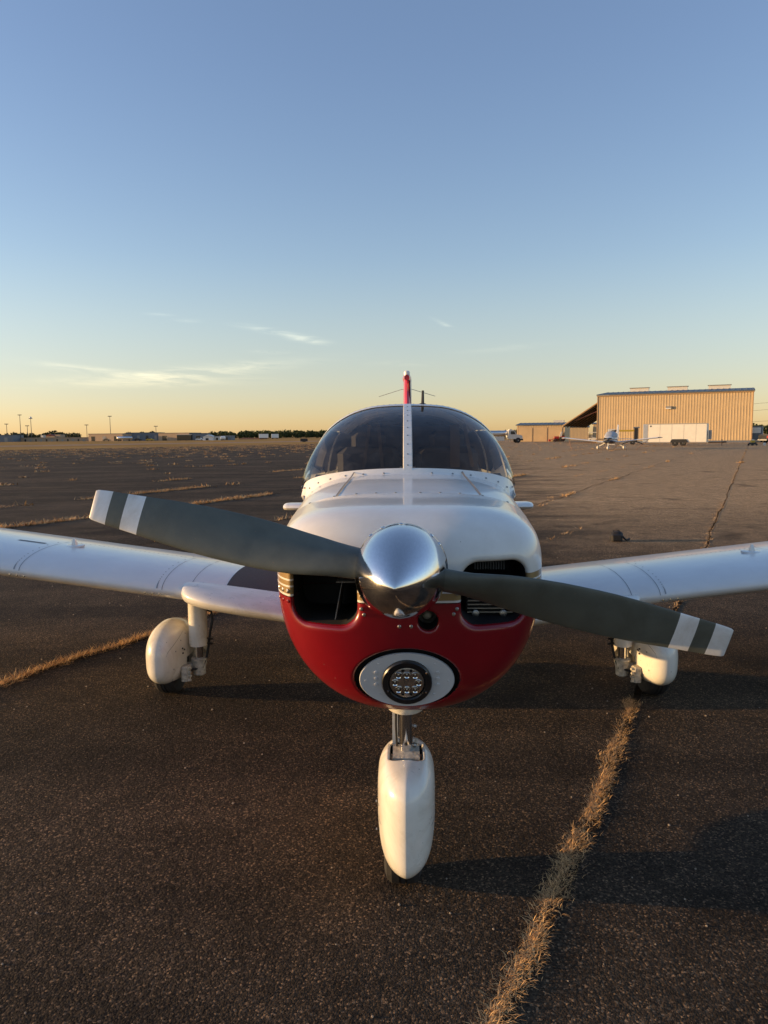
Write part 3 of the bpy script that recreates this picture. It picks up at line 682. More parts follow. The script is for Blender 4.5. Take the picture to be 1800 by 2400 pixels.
# ---- fuselage body
def body_ring(y, a, zc, bu, bd, nu=3.0, ndn=2.3, n=72, full=True):
    out = []
    for k in range(n):
        t = 2*math.pi*k/n; c, s = math.cos(t), math.sin(t); e = 2/(nu if s > 0 else ndn)
        out.append((a*math.copysign(abs(c)**e, c), y, zc+(bu if s > 0 else bd)*math.copysign(abs(s)**e, s)))
    return out
secs = [(.783, .497, 1.08, .219, .500), (1.0, .505, 1.08, .243, .51), (1.30, .52, 1.08, .268, .515), (1.45, .53, 1.085, .255, .53), (1.72, .545, 1.09, .165, .54), (2.4, .548, 1.09, .165, .54), (3.1, .52, 1.10, .22, .50), (3.6, .46, 1.12, .30, .46), (4.4, .35, 1.15, .24, .36), (5.4, .22, 1.18, .18, .24), (6.6, .07, 1.2, .10, .12)]
mb = MB(); rings = [body_ring(y, a, zc, bu, bd, 3.3 if y < 1.4 else 3.0) for (y, a, zc, bu, bd) in secs]
mb.grid([r+[r[0]] for r in rings]); b0 = rings[0]; mb.add(rings[-1], [tuple(range(72))]); mb.add([(x, y, z) for x, y, z in rings[0]], [tuple(range(72))[::-1]])
fus = smooth_angle(mb.build('fuselage', 'livery', PLANE), 30)
mb = MB(); ra = body_ring(.774, .4985, 1.08, .2205, .502, 3.3); rb = body_ring(.784, .4985, 1.08, .2205, .502, 3.3)
mb.grid([[(x*.9992, .774, 1.08+(z-1.08)*.9985) for x, y, z in ra+ra[:1]], [(x*.9992, .784, 1.08+(z-1.08)*.9985) for x, y, z in rb+rb[:1]]]); mb.build('cowling_seam', 'black', fus, True)
def deck_pt(x, y):
    """point on the top skin ahead of the windscreen"""
    ys = [s[0] for s in secs[:3]]; a = np.interp(y, ys, [s[1] for s in secs[:3]]); bu = np.interp(y, ys, [s[3] for s in secs[:3]])
    u = min(abs(x)/a, .999); return (x, y, 1.08+bu*(1-u**3.3)**(1/3.3))
# seams and screws of the top skin
for sx in (-1, 1):
    mb = MB(); P = []
    for i in range(13):
        t = i/12; y = .80+.60*t; x = sx*(.292-.030*t)
        q = deck_pt(x, min(y, 1.3)); P.append([(x-.004, y, q[2]+.0015+max(0, y-1.3)*.15), (x+.004, y, q[2]+.0035+max(0, y-1.3)*.15)])
    mb.grid(P); mb.build('hinge_strip', 'baffle', fus)
for x in [-.40, -.30, -.21, -.13, -.05, .05, .13, .21, .30, .40]:
    mb = MB(); p = deck_pt(x, .80); dome(mb, p, (x*.4, 0, 1), .0055); smooth_angle(mb.build('fastener', 'steel', fus))
# ---- cabin: windscreen, hoop, roof, side windows
SEC = [(0, 1.705), (.11, 1.702), (.215, 1.690), (.32, 1.655), (.415, 1.592), (.480, 1.510), (.520, 1.40), (.545, 1.253)]
_sl = np.concatenate([[0], np.cumsum([math.dist(SEC[i], SEC[i+1]) for i in range(len(SEC)-1)])]); _sl /= _sl[-1]
def cub(t, xs, ys):
    """Catmull-Rom through knots"""
    i = int(min(max(np.searchsorted(xs, t)-1, 0), len(xs)-2)); h = xs[i+1]-xs[i]; u = (t-xs[i])/h
    def sl(j):
        if j == 0: return (ys[1]-ys[0])/(xs[1]-xs[0])
        if j == len(xs)-1: return (ys[-1]-ys[-2])/(xs[-1]-xs[-2])
        return (ys[j+1]-ys[j-1])/(xs[j+1]-xs[j-1])
    m0, m1 = sl(i)*h, sl(i+1)*h
    return (2*u**3-3*u*u+1)*ys[i]+(u**3-2*u*u+u)*m0+(-2*u**3+3*u*u)*ys[i+1]+(u**3-u*u)*m1
_sx = [p[0] for p in SEC]; _sz = [p[1] for p in SEC]
def sec(q, sc=1.0, drop=0.0):
    a = abs(q); x = max(0, cub(a, _sl, _sx)); z = cub(a, _sl, _sz)
    if a < .02: z = 1.705
    return math.copysign(x*sc, q), 1.253+(z-1.253)*(1-drop)
def hoop(q):
    x, z = sec(q); return Vector((x, 2.06-.36*abs(q)**2.2, z))
def base(q):
    a = abs(q)*math.pi/2; return Vector((math.copysign(.545*math.sin(a)**.93, q), 1.36+.34*(1-math.cos(a))**1.15, 1.350-.097*abs(q)**1.8))
def shield(q, t):
    p = base(q).lerp(hoop(q), t); e = (1-abs(q)**3)
    return p+Vector((.028*q, -.045*e, .050*e))*(4*t*(1-t))*.9
NQ = 40
def face_out(o):
    me = o.data; c = Vector((0, 2.4, 1.1)); me.update()
    n = sum((Vector(p.normal).dot(Vector(p.center)-c) > 0) for p in me.polygons)
    if n < len(me.polygons)/2: me.flip_normals()
    return o
def pane(q0, q1, name):
    mb = MB(); P = [[tuple(shield(q0+(q1-q0)*i/NQ, .012+.976*j/20)) for j in range(21)] for i in range(NQ+1)]; mb.grid(P)
    o = mb.build(name, 'glass', PLANE, True, fix=False); return face_out(o)
pane(-.985, -.022, 'windscreen_pane')['label'] = 'dark tinted windscreen pane on the left of the centre strip'
pane(.022, .985, 'windscreen_pane')['label'] = 'dark tinted windscreen pane on the right of the centre strip'
mb = MB(); P = []
for j in range(25):
    t = -.01+1.02*j/24; c = shield(0, t); n_ = Vector((0, -.62, .78)); w = .024
    P.append([tuple(c+Vector((-w, 0, 0))-n_*.002), tuple(c+Vector((-w+.004, 0, 0))+n_*.009), tuple(c+Vector((w-.004, 0, 0))+n_*.009), tuple(c+Vector((w, 0, 0))-n_*.002)])
mb.grid(P); strip = mb.build('windscreen_centre_strip', 'white', PLANE)
for j in range(9):
    c = shield(0, .06+.105*j); mb = MB(); dome(mb, c+Vector((0, -.62, .78))*.009, (0, -.62, .78), .0048); smooth_angle(mb.build('screw', 'steel', strip))
def ribbon(name, fn, w_in, w_out, mat, parent, nq=64, q0=-1, q1=1):
    """band along the edge of the windscreen"""
    mb = MB(); P = []
    for i in range(nq+1):
        q = q0+(q1-q0)*i/nq; P.append(fn(q))
    mb.grid(P); o = mb.build(name, mat, parent, True, fix=False); return o
def body_top(x, y):
    Y_ = [q[0] for q in secs]; A_, Z_, B_ = (np.interp(y, Y_, [q[k] for q in secs]) for k in (1, 2, 3))
    e = 3.3 if y < 1.4 else 3.0; u = min(abs(x)/A_, .999); return Z_+B_*(1-u**e)**(1/e)
def base_band(q):
    b = base(q); out = Vector((b.x*1.1, -.30*(1-.35*abs(q)), 0)).normalized()
    inn = shield(q, .04); P_ = [tuple(inn+Vector((0, -.003, .004))+out*.003)]
    for k, w_ in ((.008, .10), (.020, .7), (.032, 1.0)):
        p = b+out*k; x_ = max(-.546, min(.546, p.x)); zt = min(body_top(x_, p.y), b.z+.004)
        if abs(p.x) > .535: zt = b.z-.02-.04*w_
        P_.append((p.x if abs(p.x) < .556 else math.copysign(.556, p.x), p.y, (b.z+.008)*(1-w_)+(zt-.001)*w_))
    return P_
bb = ribbon('windscreen_base_trim', base_band, 0, 0, 'white', PLANE)
for i in range(17):
    q = -.92+1.84*i/16
    if abs(q) < .03: continue
    r_ = base_band(q); p = (Vector(r_[1])+Vector(r_[2]))/2; n_ = (Vector((p.x*.8, -.5, .9))).normalized(); mb = MB(); dome(mb, p+n_*.001, n_, .0052); smooth_angle(mb.build('screw', 'steel', bb))
def hoop_band(q):
    h = hoop(q); o_ = Vector((h.x*1.1, 0, h.z-1.35)).normalized(); i_ = shield(q, .965)
    return [tuple(i_+o_*.004), tuple(h+o_*.008), tuple(h+o_*.008+Vector((0, .05, 0))), tuple(h+o_*-.004+Vector((0, .055, 0)))]
hb2 = ribbon('roof_front_trim', hoop_band, 0, 0, 'white', PLANE, 80)
mb = MB()
for i in range(35):
    q = -.7+1.4*i/34; h = hoop(q); o_ = Vector((h.x*1.1, 0, h.z-1.35)).normalized(); dome(mb, h+o_*.008+Vector((0, .025, 0)), o_, .0045)
smooth_angle(mb.build('rivet_row', 'steel', hb2))['kind'] = 'stuff'
# roof and aft cabin shell; the side windows are left open and glazed
ys = [2.08, 2.14, 2.66, 2.74, 3.22, 3.32, 3.8, 4.6, 5.5, 6.3]; scs = [1, 1, .995, .99, .955, .94, .86, .66, .43, .2]; dr = [0, -.012, -.02, -.015, .05, .07, .25, .55, .8, 1.0]
qs = [i/20-1 for i in range(41)]
mb = MB(); gl = {}
def cab(q, i):
    x, z = sec(q, scs[i], dr[i]); y = ys[i]
    if i < 2: y = hoop(q).y+.02+(.06 if i else 0)
    return (x, y, z)
for i in range(len(ys)-1):
    for k in range(40):
        qm = abs((qs[k]+qs[k+1])/2)
        if ((i == 1) or (i == 3)) and .62 < qm < .94: continue
        mb.add([cab(qs[k], i), cab(qs[k+1], i), cab(qs[k+1], i+1), cab(qs[k], i+1)], [(0, 1, 2, 3)])
roof = mb.build('cabin_roof', 'white', PLANE, True, fix=False)
bm = bmesh.new(); bm.from_mesh(roof.data); bmesh.ops.remove_doubles(bm, verts=bm.verts, dist=1e-4); bmesh.ops.recalc_face_normals(bm, faces=bm.faces); bm.to_mesh(roof.data); bm.free()
for i in (1, 3):
    for s in (-1, 1):
        mb = MB(); P = [[cab(s*(.61+.34*j/8), i+0), cab(s*(.61+.34*j/8), i+1)] for j in range(9)]; mb.grid(P)
        face_out(mb.build('side_window', 'glass', PLANE, True, fix=False))
MB().box((.548, 1.98, 1.275), (.572, 2.10, 1.30)).build('door_vent_scoop', 'white', PLANE)
mb = MB(); mb.tube([(.545, 1.95, 1.27), (.575, 1.96, 1.28), (.58, 2.0, 1.31), (.578, 2.02, 1.345), (.548, 2.03, 1.36)], .007, 8); smooth_angle(mb.build('grab_handle', 'white', PLANE))
# interior
mb = MB(); P = []
for i in range(17):
    q = -1+2*i/16; b = base(q*.97); P.append([(b.x*.97, b.y+.015, b.z-.012), (b.x*.95, 1.92, 1.318)])
mb.grid(P); mb.build('glareshield', 'interior_black', PLANE, True, fix=False)
MB().box((-.50, 1.90, 1.0), (.50, 1.93, 1.316)).build('instrument_panel', 'interior_black', PLANE)
MB().box((-.5, 3.18, 1.0), (.5, 3.21, 1.60)).build('cabin_bulkhead', 'seat', PLANE)
for sx in (-1, 1):
    st = MB(); st.cbox((sx*.25-.20, 2.45, 1.10), (sx*.25+.20, 2.56, 1.46), .04); s_ = st.build('pilot_seat', 'seat', PLANE)
    MB().cbox((sx*.25-.11, 2.47, 1.465), (sx*.25+.11, 2.54, 1.56), .03).build('headrest', 'seat', s_)
    st = MB(); st.cbox((sx*.24-.21, 3.0, 1.1), (sx*.24+.21, 3.12, 1.42), .04); st.build('rear_seat', 'seat', PLANE)
for (x0, x1) in ((-.28, -.24), (-.16, -.185), (.30, .30), (.41, .36)):
    mb = MB(); w = .03 if x0 == .30 else .011
    mb.add([(x0-w, 2.44, 1.33), (x0+w, 2.44, 1.33), (x1+w, 2.47, 1.60), (x1-w, 2.47, 1.60), (x0-w, 2.446, 1.33), (x0+w, 2.446, 1.33), (x1+w, 2.476, 1.60), (x1-w, 2.476, 1.60)], [(0, 1, 2, 3), (4, 7, 6, 5), (0, 3, 7, 4), (1, 5, 6, 2)])
    mb.build('shoulder_belt', 'belt', PLANE)
# ---- tail
mb = MB()
def fin_sec(z):
    t = (z-1.3)/.93; le = 5.35+.80*t; te = 6.75+.10*t; th = .128-.03*t; P = []
    for k in range(20):
        a = 2*math.pi*k/20; c = .5-.5*math.cos(a); P.append((math.copysign(1, math.sin(a))*th*(math.sqrt(max(c, 0))*1.5-1.5*c) if 0 < c < 1 else 0, le+(te-le)*c, z))
    return P
P = [fin_sec(z) for z in (1.25, 1.5, 1.8, 2.05, 2.19)]; mb.grid([r+[r[0]] for r in P]); mb.add(P[-1], [tuple(range(20))])
fin = smooth_angle(mb.build('tail_fin', 'redfin', PLANE))
mb = MB(); mb.box((.040, 6.0, 1.3), (.050, 6.4, 2.17)); mb.build('fin_side_panel', 'white', fin)
mb = MB(); mb.tube([(0, 6.05, 2.185), (0, 6.45, 2.205), (0, 6.85, 2.195)], [.030, .052, .04], 14); smooth_angle(mb.build('fin_cap', 'redfin', fin))
smooth_angle(MB().lathe([(0, .036), (.035, .036), (.05, .025), (.052, .01)], Matrix.Translation((0, 6.35, 2.235)), 14).build('beacon_light', 'white', fin))
smooth_angle(MB().lathe([(0, .09), (.02, .075), (.03, .02)], Matrix.Translation((0, 3.0, 1.70)), 20).build('roof_fairing', 'white', roof))
for s in (-1, 1):
    MB().tube([(s*.02, 6.4, 2.075), (s*.06, 6.40, 2.075), (s*.34, 6.62, 2.005)], .0028, 6).build('whisker_antenna', 'steel', fin)
mb = MB(); mb.tube([(.088, 2.09, 1.700), (.089, 2.095, 1.74), (.090, 2.10, 1.79)], [.010, .0085, .007], 8); smooth_angle(mb.build('rod_antenna', 'antenna', roof))
smooth_angle(MB().lathe([(0, .026), (.008, .020), (.012, .010)], Matrix.Translation((.088, 2.09, 1.706)), 12).build('antenna_foot', 'antenna', roof))
mb = MB()
for s in (-1, 1):
    st = [(0, 1), (s*.5, 1), (s*1.2, 1), (s*1.45, .98), (s*1.50, .85), (s*1.52, .55)]
    P = []
    for x, k in st:
        P.append([(x, 6.35+.35*(.5-.5*math.cos(a))*2*k+.35*(1-k), .68+.056*k*math.sin(a)*(1.15-.5*(1-math.cos(a)))) for a in [2*math.pi*j/20 for j in range(21)]])
    mb.grid(P); mb.add(P[-1][:-1], [tuple(range(20))])
smooth_angle(mb.build('stabilator', 'white', PLANE), 50)
# ---- wings
def naca(n=30, m_=.015, p_=.4, th=.12):
    xs = [.5*(1-math.cos(math.pi*i/n)) for i in range(n+1)]; U, Lw = [], []
    for x in xs:
        yt = 5*th*(.2969*math.sqrt(x)-.126*x-.3516*x*x+.2843*x**3-.1036*x**4); yc = m_/p_**2*(2*p_*x-x*x) if x < p_ else m_/(1-p_)**2*(1-2*p_+2*p_*x-x*x)
        U.append((x, yc+yt)); Lw.append((x, yc-yt))
    return U, Lw
UP, LWR = naca()
WC = 1.60; WY = 1.85
def wing_z(s, ax): return (.645+.137*(ax-1.26)) if s < 0 else (.612+.115*(ax-1.26))
def wing_pt(s, ax, c, surf):
    """surf: 'u' or 'l', c chord fraction"""
    A = UP if surf == 'u' else LWR
    z = np.interp(c, [p[0] for p in A], [p[1] for p in A]) if c > .02 else None
    if z is None:
        yt = 5*.12*(.2969*math.sqrt(c)-.126*c-.3516*c*c); yc = .015/.16*(.8*c-c*c); z = yc+(yt if surf == 'u' else -yt)
    return (s*ax, WY+WC*c, wing_z(s, ax)+WC*z-.06*WC*c)
def make_wing(s):
    mb = MB(); st = [.40, .8, 1.26, 2.0, 2.8, 3.6, 4.3, 4.45, 4.53, 4.57]
    P = []
    for ax in st:
        k = 1 if ax < 4.4 else math.sqrt(max(.02, 1-((ax-4.4)/.175)**2)); row = []
        loop = [(c, 'u') for c, _ in UP[::-1]]+[(c, 'l') for c, _ in LWR[1:]]
        for c, sf in loop:
            x, y, z = wing_pt(s, ax, c, sf); zc = wing_z(s, ax)-.06*WC*c+.012*WC; row.append((x, y, zc+(z-zc)*k))
        P.append(row)
    mb.grid(P); mb.add(P[-1], [tuple(range(len(P[-1])))])
    w = smooth_angle(mb.build('wing', 'wing', PLANE), 40)
    # leading edge cuff at the root with the landing gear under it
    st = [.38, .6, .9, 1.08, 1.14, 1.19, 1.225, 1.25, 1.268, 1.278, 1.283]
    P = []
    for ax in st:
        k = 1.0 if ax < .95 else math.sqrt(max(0.0, 1-((ax-.95)/.3335)**2)); e = .06+(.26-.08*(ax/1.28))*k
        zn = wing_z(s, ax)+.010; yn = WY+.06-e; row = []
        yt, zt = wing_pt(s, ax, .055 if s < 0 else .010, 'u')[1:]; yb, zb = wing_pt(s, ax, .14, 'l')[1:]
        zt += -.006+.010*k; zb -= -.006+.010*k
        for j in range(33):
            t = j/16-1
            if t <= 0: q = 1-abs(t)**2; row.append((s*ax, yb+(yn-yb)*math.sin(q*math.pi/2), zn+(zb-zn)*math.cos(q*math.pi/2)))
            else: q = 1-t**2; row.append((s*ax, yt+(yn-yt)*math.sin(q*math.pi/2), zn+(zt-zn)*math.cos(q*math.pi/2)))
        P.append(row)
    mb = MB(); mb.grid(P); mb.add(P[-1], [tuple(range(33))])
    smooth_angle(mb.build('leading_edge_cuff', 'cream', w), 60)
    def seam(ax, c0, c1, name='panel_seam', wd=.0016, lift=.0012, mat='seam'):
        mb = MB(); P = []
        for i in range(25):
            c = c0*(c1/c0)**(i/24) if c0 > 0 else c1*(i/24)**2; x, y, z = wing_pt(s, ax, c, 'u'); P.append([(x-wd, y-lift*.6, z+lift), (x+wd, y-lift*.6, z+lift)])
        mb.grid(P); return mb.build(name, mat, w)
    for ax in (1.40, 1.245, 2.22, 3.0, 3.8): seam(ax, .0006, .95)
    mb = MB()
    for ax in (1.43, 2.25):
        for i in range(20):
            c = .003*(.8/.003)**(i/19); x, y, z = wing_pt(s, ax, c, 'u'); nn = Vector((0, -.8 if c < .03 else -.15, .6 if c < .03 else 1)); dome(mb, (x, y, z), nn, .0042, .0015)
    for i in range(26):
        x, y, z = wing_pt(s, 1.46+.03*i, .40, 'u'); dome(mb, (x, y, z), (0, 0, 1), .0038, .0015)
    mb.build('screw_row', 'steel', w)['kind'] = 'stuff'
    mb = MB()
    for ax in [1.42, 1.46, 1.50, 2.2, 2.24, 2.28]:
        x, y, z = wing_pt(s, ax, .008, 'l'); dome(mb, (x, y, z), (0, -1, -.5), .006)
    mb.build('leading_edge_screws', 'chrome', w)['kind'] = 'stuff'
    x, y, z = wing_pt(s, 2.12, .30, 'u')
    cap = smooth_angle(MB().lathe([(-.004, .062), (.004, .062), (.006, .056), (.007, .02)], axis_matrix((x, y, z), (0, -.02, 1)), 28).build('fuel_cap', 'white', w))
    mb = MB(); mb.tube([(x, y, z+.006), (x, y, z+.045)], [.020, .008], 4); mb.build('cap_lever', 'white', cap)
    mb = MB(); P = []
    for i in range(2):
        P.append([wing_pt(s, 2.28+.17*i, .26+.01*j, 'u')[:2]+(wing_pt(s, 2.28+.17*i, .26+.01*j, 'u')[2]+.0015,) for j in range(3)])
    mb.grid(P); mb.build('placard', MT['baffle'], w)
    return w
wl = make_wing(-1); wl['label'] = 'wing on the left with dark walkway patch'
wr = make_wing(1); wr['label'] = 'wing on the right above its wheel'
mb = MB(); P = []
for i in range(14):
    ax = .42+(1.05-.42)*i/13; row = []
    for j in range(30):
        c = .05+(1.0-.05)*(j/29)**1.2; x, y, z = wing_pt(-1, ax, c, 'u'); row.append((x, y, z+.003))
    P.append(row)
mb.grid(P); mb.build('wing_walkway', 'walk', wl, True)
# ---- undercarriage
def wheel(parent, x, y, r, w, name='wheel'):
    M = axis_matrix((x, y, r), (1, 0, 0)); h = w/2
    prof = [(-h*.8, r*.45), (-h, r*.58), (-h*1.0, r*.78), (-h*.86, r*.92), (-h*.6, r*.985), (-h*.22, r), (-h*.20, r*.975), (-h*.12, r*.975), (-h*.10, r), (h*.10, r), (h*.12, r*.975), (h*.2, r*.975), (h*.22, r), (h*.6, r*.985), (h*.86, r*.92), (h, r*.78), (h, r*.58), (h*.8, r*.45)]
    t = smooth_angle(MB().lathe(prof, M, 48).build('tyre', 'rubber', parent), 28)
    smooth_angle(MB().lathe([(-h*.7, r*.2), (-h*.72, r*.44), (h*.72, r*.44), (h*.7, r*.2)], M, 28).build('rim', 'castmetal', t)); return t
def pant_G(x0, y0, L, a, b, zc, nx=1.75, nose=.34, low=5.0, tail=-.03, hi=2.6, fp=2.5, nar=0.0):
    def G(x, y, z):
        t = (y-y0)/L
        ta = np.clip((t-nose)/(1-nose), 0, 1); pr = np.clip(1-.93*ta**1.55, .03, None); fr = np.clip((nose-t)/nose, 0, None)
        zz = zc+tail*ta
        u = np.abs(x-x0)/(a*pr*(1-nar*np.clip((zz-z)/b, 0, 1)**2)); w = np.abs(z-zz)/(b*pr); w = np.where(z > zz, w**(hi/2.6), w**(low/2.6))
        return (u**nx*1.0+w**2.6+fr**fp+.55*(np.clip(u, 0, None)**4))**(1/2.2)-1.0
    return normed(G)
# nose leg
NX, NY = -.012, .285
nose_d = pant_G(NX, .03, .86, .119, .185, .275, 1.5, .33, 6.0, -.075, 6.0, 3.0, .26)
def nose_f(x, y, z):
    d = nose_d(x, y, z); d = smax(d, .100+.03*np.maximum(y-.3, 0)-z, .016); d = smax(d, z-.455, .02)
    q = rbox2(x, y, NX, .32, .056, .105, .03); q = np.maximum(q, .375-z+.0*y)
    d = smax(d, -q, .012)
    return d
V, Fc = nets(nose_f, (-.15, .01, .07), (.13, .93, .48), .0044)
cen = V[Fc].mean(1); mi = (nose_d(cen[:, 0], cen[:, 1], cen[:, 2]) < -.014).astype(int)
npant = sdf_obj('nose_wheel_pant', nose_f, V, Fc, ['cream', 'interior_black'], PLANE, (), mi)
wheel(PLANE, NX-.012, NY-.01, .178, .125)
mb = MB(); mb.tube([(NX, .315, .40), (NX, .325, .70)], .0235, 24); smooth_angle(mb.build('nose_strut', 'chrome', PLANE))
smooth_angle(MB().lathe([(0, .06), (.012, .066), (.03, .07)], Matrix.Translation((NX, .34, .590)) @ Matrix.Diagonal((1.1, 1.5, 1, 1)), 32).build('strut_boot', 'cream', PLANE))
mb = MB(); mb.box((NX-.038, .235, .405), (NX+.038, .30, .435)); mb.build('strut_clamp', 'steel', PLANE)
mb = MB(); mb.box((NX-.062, .225, .392), (NX+.062, .36, .402)); mb.build('fork_crown', 'steel', PLANE)
mb = MB(); mb.box((NX-.046, .24, .436), (NX+.046, .35, .442)); mb.build('strut_plate', 'castmetal', PLANE)
mb = MB(); mb.prism([(.40, .40), (.46, .40), (.47, .56), (.42, .66), (.40, .66)], 0, NX-.05, NX-.03); mb.build('torque_link', 'cream', PLANE)
MB().tube([(NX-.032, .335, .43), (NX-.036, .34, .52), (NX-.034, .345, .6), (NX-.03, .35, .66)], .004, 6).build('brake_hose', 'hose', PLANE)
for z in (.45, .52): smooth_angle(MB().lathe([(0, .008), (.01, .006)], axis_matrix((NX+.028, .33, z), (1, -.3, 0)), 8).build('strut_bolt', 'steel', PLANE))
mb = MB(); mb.tube([(NX+.03, .33, .405), (NX+.036, .335, .47)], .006, 6); mb.build('steering_rod', 'castmetal', PLANE)
for z in (.20, .30): MB().lathe([(0, .005), (.004, .004)], axis_matrix((NX-.1, .22, z), (-1, 0, 0)), 8).build('pant_screw', 'steel', npant)
def surf_x(f, s, y, z, x0, reach=.2):
    a, b = x0, x0+s*reach
    for _ in range(36):
        m_ = (a+b)/2
        if f(np.float64(m_), np.float64(y), np.float64(z)) < 0: a = m_
        else: b = m_
    return a
for s_ in (-1, 1):
    P = []
    for i in range(30):
        y = .12+.62*i/29; z = .272-.02*i/29; x = surf_x(nose_d, s_, y, z, NX); P.append([(x+s_*.0006, y, z-.0013), (x+s_*.0006, y, z+.0013)])
    MB().grid(P).build('pant_seam', 'seam', npant)
    for y, z in ((.16, .235), (.26, .235), (.38, .235), (.16, .32), (.28, .32)):
        x = surf_x(nose_d, s_, y, z, NX); smooth_angle(MB().lathe([(0, .0048), (.0015, .004)], axis_matrix((x, y, z), (s_, -.15, 0)), 8).build('pant_screw', 'steel', npant))
# main legs
def main_leg(s):
    X, Y = s*1.436, 2.06
    pd = pant_G(X, Y-.26, .80, .132, .182, .258, 1.9, .38, 3.2)
    XI = X-s*.112                              # inner side
    def pf(x, y, z):
        d = pd(x, y, z); d = smax(d, .094+.05*np.maximum(y-Y, 0)-z, .014)
        # cut-away on the inner side for the axle and brake
        inner = (x-(X-s*.052))*s               # negative towards the fuselage
        cut = np.maximum(np.maximum(inner, (Y-.03)-y), z-.22)
        cut = np.maximum(cut, y-(Y+.16))
        d = smax(d, -cut, .010)
        return d
    V, Fc = nets(pf, (X-.15, Y-.30, .06), (X+.15, Y+.56, .50), .0055)
    cen = V[Fc].mean(1); mi = (pd(cen[:, 0], cen[:, 1], cen[:, 2]) < -.014).astype(int)
    p = sdf_obj('main_wheel_pant', pf, V, Fc, ['cream', 'castmetal'], PLANE, (), mi)
    p['label'] = 'cream wheel pant under the wing on the '+('left' if s < 0 else 'right')
    wheel(PLANE, X, Y, .185, .13)
    for y, z in ((Y-.17, .30), (Y-.10, .345), (Y-.02, .365), (Y-.19, .20), (Y-.17, .13)):
        x = surf_x(pd, -s, y, z, X); smooth_angle(MB().lathe([(0, .005), (.0015, .004)], axis_matrix((x, y, z), (-s, -.4, 0)), 8).build('pant_screw', 'steel', p))
    P = []
    for i in range(24):
        y = Y-.235+.20*i/23; z = .285+.10*(i/23)**.5; x = surf_x(pd, -s, y, z, X); P.append([(x-s*.0008, y, z-.0015), (x-s*.0008, y, z+.0015)])
    MB().grid(P).build('pant_seam', 'seam', p)
    LXx = s*1.262
    mb = MB(); mb.tube([(LXx, Y-.01, .292), (LXx, Y-.01, .32), (LXx, Y-.005, .62)], [.052, .055, .055], 28); smooth_angle(mb.build('oleo_housing', 'cream', PLANE))
    smooth_angle(MB().tube([(LXx, Y-.01, .19), (LXx, Y-.01, .32)], .026, 20).build('oleo_piston', 'chrome', PLANE))
    mb = MB(); mb.tube([(LXx, Y-.01, .105), (LXx, Y-.01, .115), (LXx, Y-.01, .198), (LXx, Y-.01, .202), (LXx, Y-.01, .213)], [.022, .036, .041, .046, .046], 20); smooth_angle(mb.build('lower_fork', 'castmetal', PLANE))
    smooth_angle(MB().tube([(LXx, Y, .16), (X, Y, .16)], .022, 14).build('axle', 'castmetal', PLANE))
    mb = MB(); mb.cbox((X-s*.120-.022, Y-.13, .105), (X-s*.120+.022, Y-.07, .195), .008); cal = mb.build('brake_caliper', 'castmetal', PLANE)
    for k in range(4): smooth_angle(MB().lathe([(0, .009), (.014, .007)], axis_matrix((X-s*.145, Y-.125+.01*(k % 2), .115+.023*k), (-s, -.5, 0)), 8).build('caliper_bolt', 'castmetal', cal))
    mb = MB(); mb.prism([(Y+.02, .27), (Y+.05, .31), (Y+.14, .23), (Y+.12, .20)], 0, LXx-.018, LXx+.018); mb.prism([(Y+.12, .20), (Y+.14, .23), (Y+.06, .13), (Y+.03, .14)], 0, LXx-.018, LXx+.018); mb.build('torque_link', 'castmetal', PLANE)
    xi = LXx-s*.075
    mb = MB(); mb.tube([(LXx-s*.03, Y+.03, .50), (xi, Y+.02, .49), (xi-s*.012, Y+.0, .44), (xi, Y-.01, .38), (xi+s*.015, Y, .30), (xi+s*.03, Y, .22), (xi+s*.05, Y-.03, .16), (X-s*.13, Y-.06, .15)], .0075, 8); smooth_angle(mb.build('brake_hose', 'hose', PLANE))
    for z in (.30, .33): MB().tube([(xi-s*.012, Y-.01, z), (xi+s*.03, Y-.01, z+.005)], .007, 6).build('hose_clip', 'black', PLANE)
    for (dy, z) in ((-.02, .285), (-.05, .30), (-.045, .27)): MB().lathe([(0, .006), (.004, .004)], axis_matrix((X-s*.108, Y+dy-.06, z), (-s, -.3, 0)), 8).build('pant_screw', 'black', p)
    return p
main_leg(-1); main_leg(1)

# ================================================================== background
MT['tan'] = paint('tan_metal_siding', (.58, .42, .23), .6, var=.10, scale=.6, bump=.0)
MT['tantrim'] = paint('tan_trim', (.40, .26, .13), .55, var=.1)
MT['roofgrey'] = paint('grey_blue_roof', (.10, .125, .15), .5, var=.15, scale=1.0)
MT['ventwhite'] = paint('roof_vent_white', (.68, .65, .58), .5)
MT['trailer'] = paint('trailer_white', (.80, .76, .66), .4, var=.06, scale=1.5)
MT['trailertrim'] = paint('trailer_trim', (.30, .29, .27), .4)
MT['dark'] = paint('dark_steel', (.025, .024, .024), .5)
MT['door_under'] = paint('door_underside', (.045, .035, .03), .8)
MT['pink'] = paint('hydraulic_arm_red', (.30, .14, .10), .5)
MT['bluegrey'] = paint('blue_grey_cladding_and_shade', (.16, .18, .21), .6, var=.12, scale=.3)  # own blue-grey paint; on two far sheds it carries painted shade
MT['paletan'] = paint('pale_tan_cladding', (.42, .30, .20), .7, var=.12, scale=.3)
MT['window'] = paint('dark_window', (.03, .035, .04), .1, spec=.8)
MT['cover'] = paint('grey_canvas_cover', (.42, .43, .44), .75, var=.12, scale=5, bump=.3, bscale=8)
MT['navy'] = paint('navy_paint', (.02, .03, .06), .35, coat=.4)
MT['red'] = paint('tractor_red', (.42, .03, .025), .45)
MT['yellow'] = paint('lift_yellow', (.55, .36, .03), .5)
MT['silver'] = metal_material('tank_aluminium', (.72, .72, .73), .3)
MT['rope'] = paint('orange_rope', (.40, .19, .10), .9)
MT['pole'] = paint('weathered_pole', (.16, .14, .12), .8)
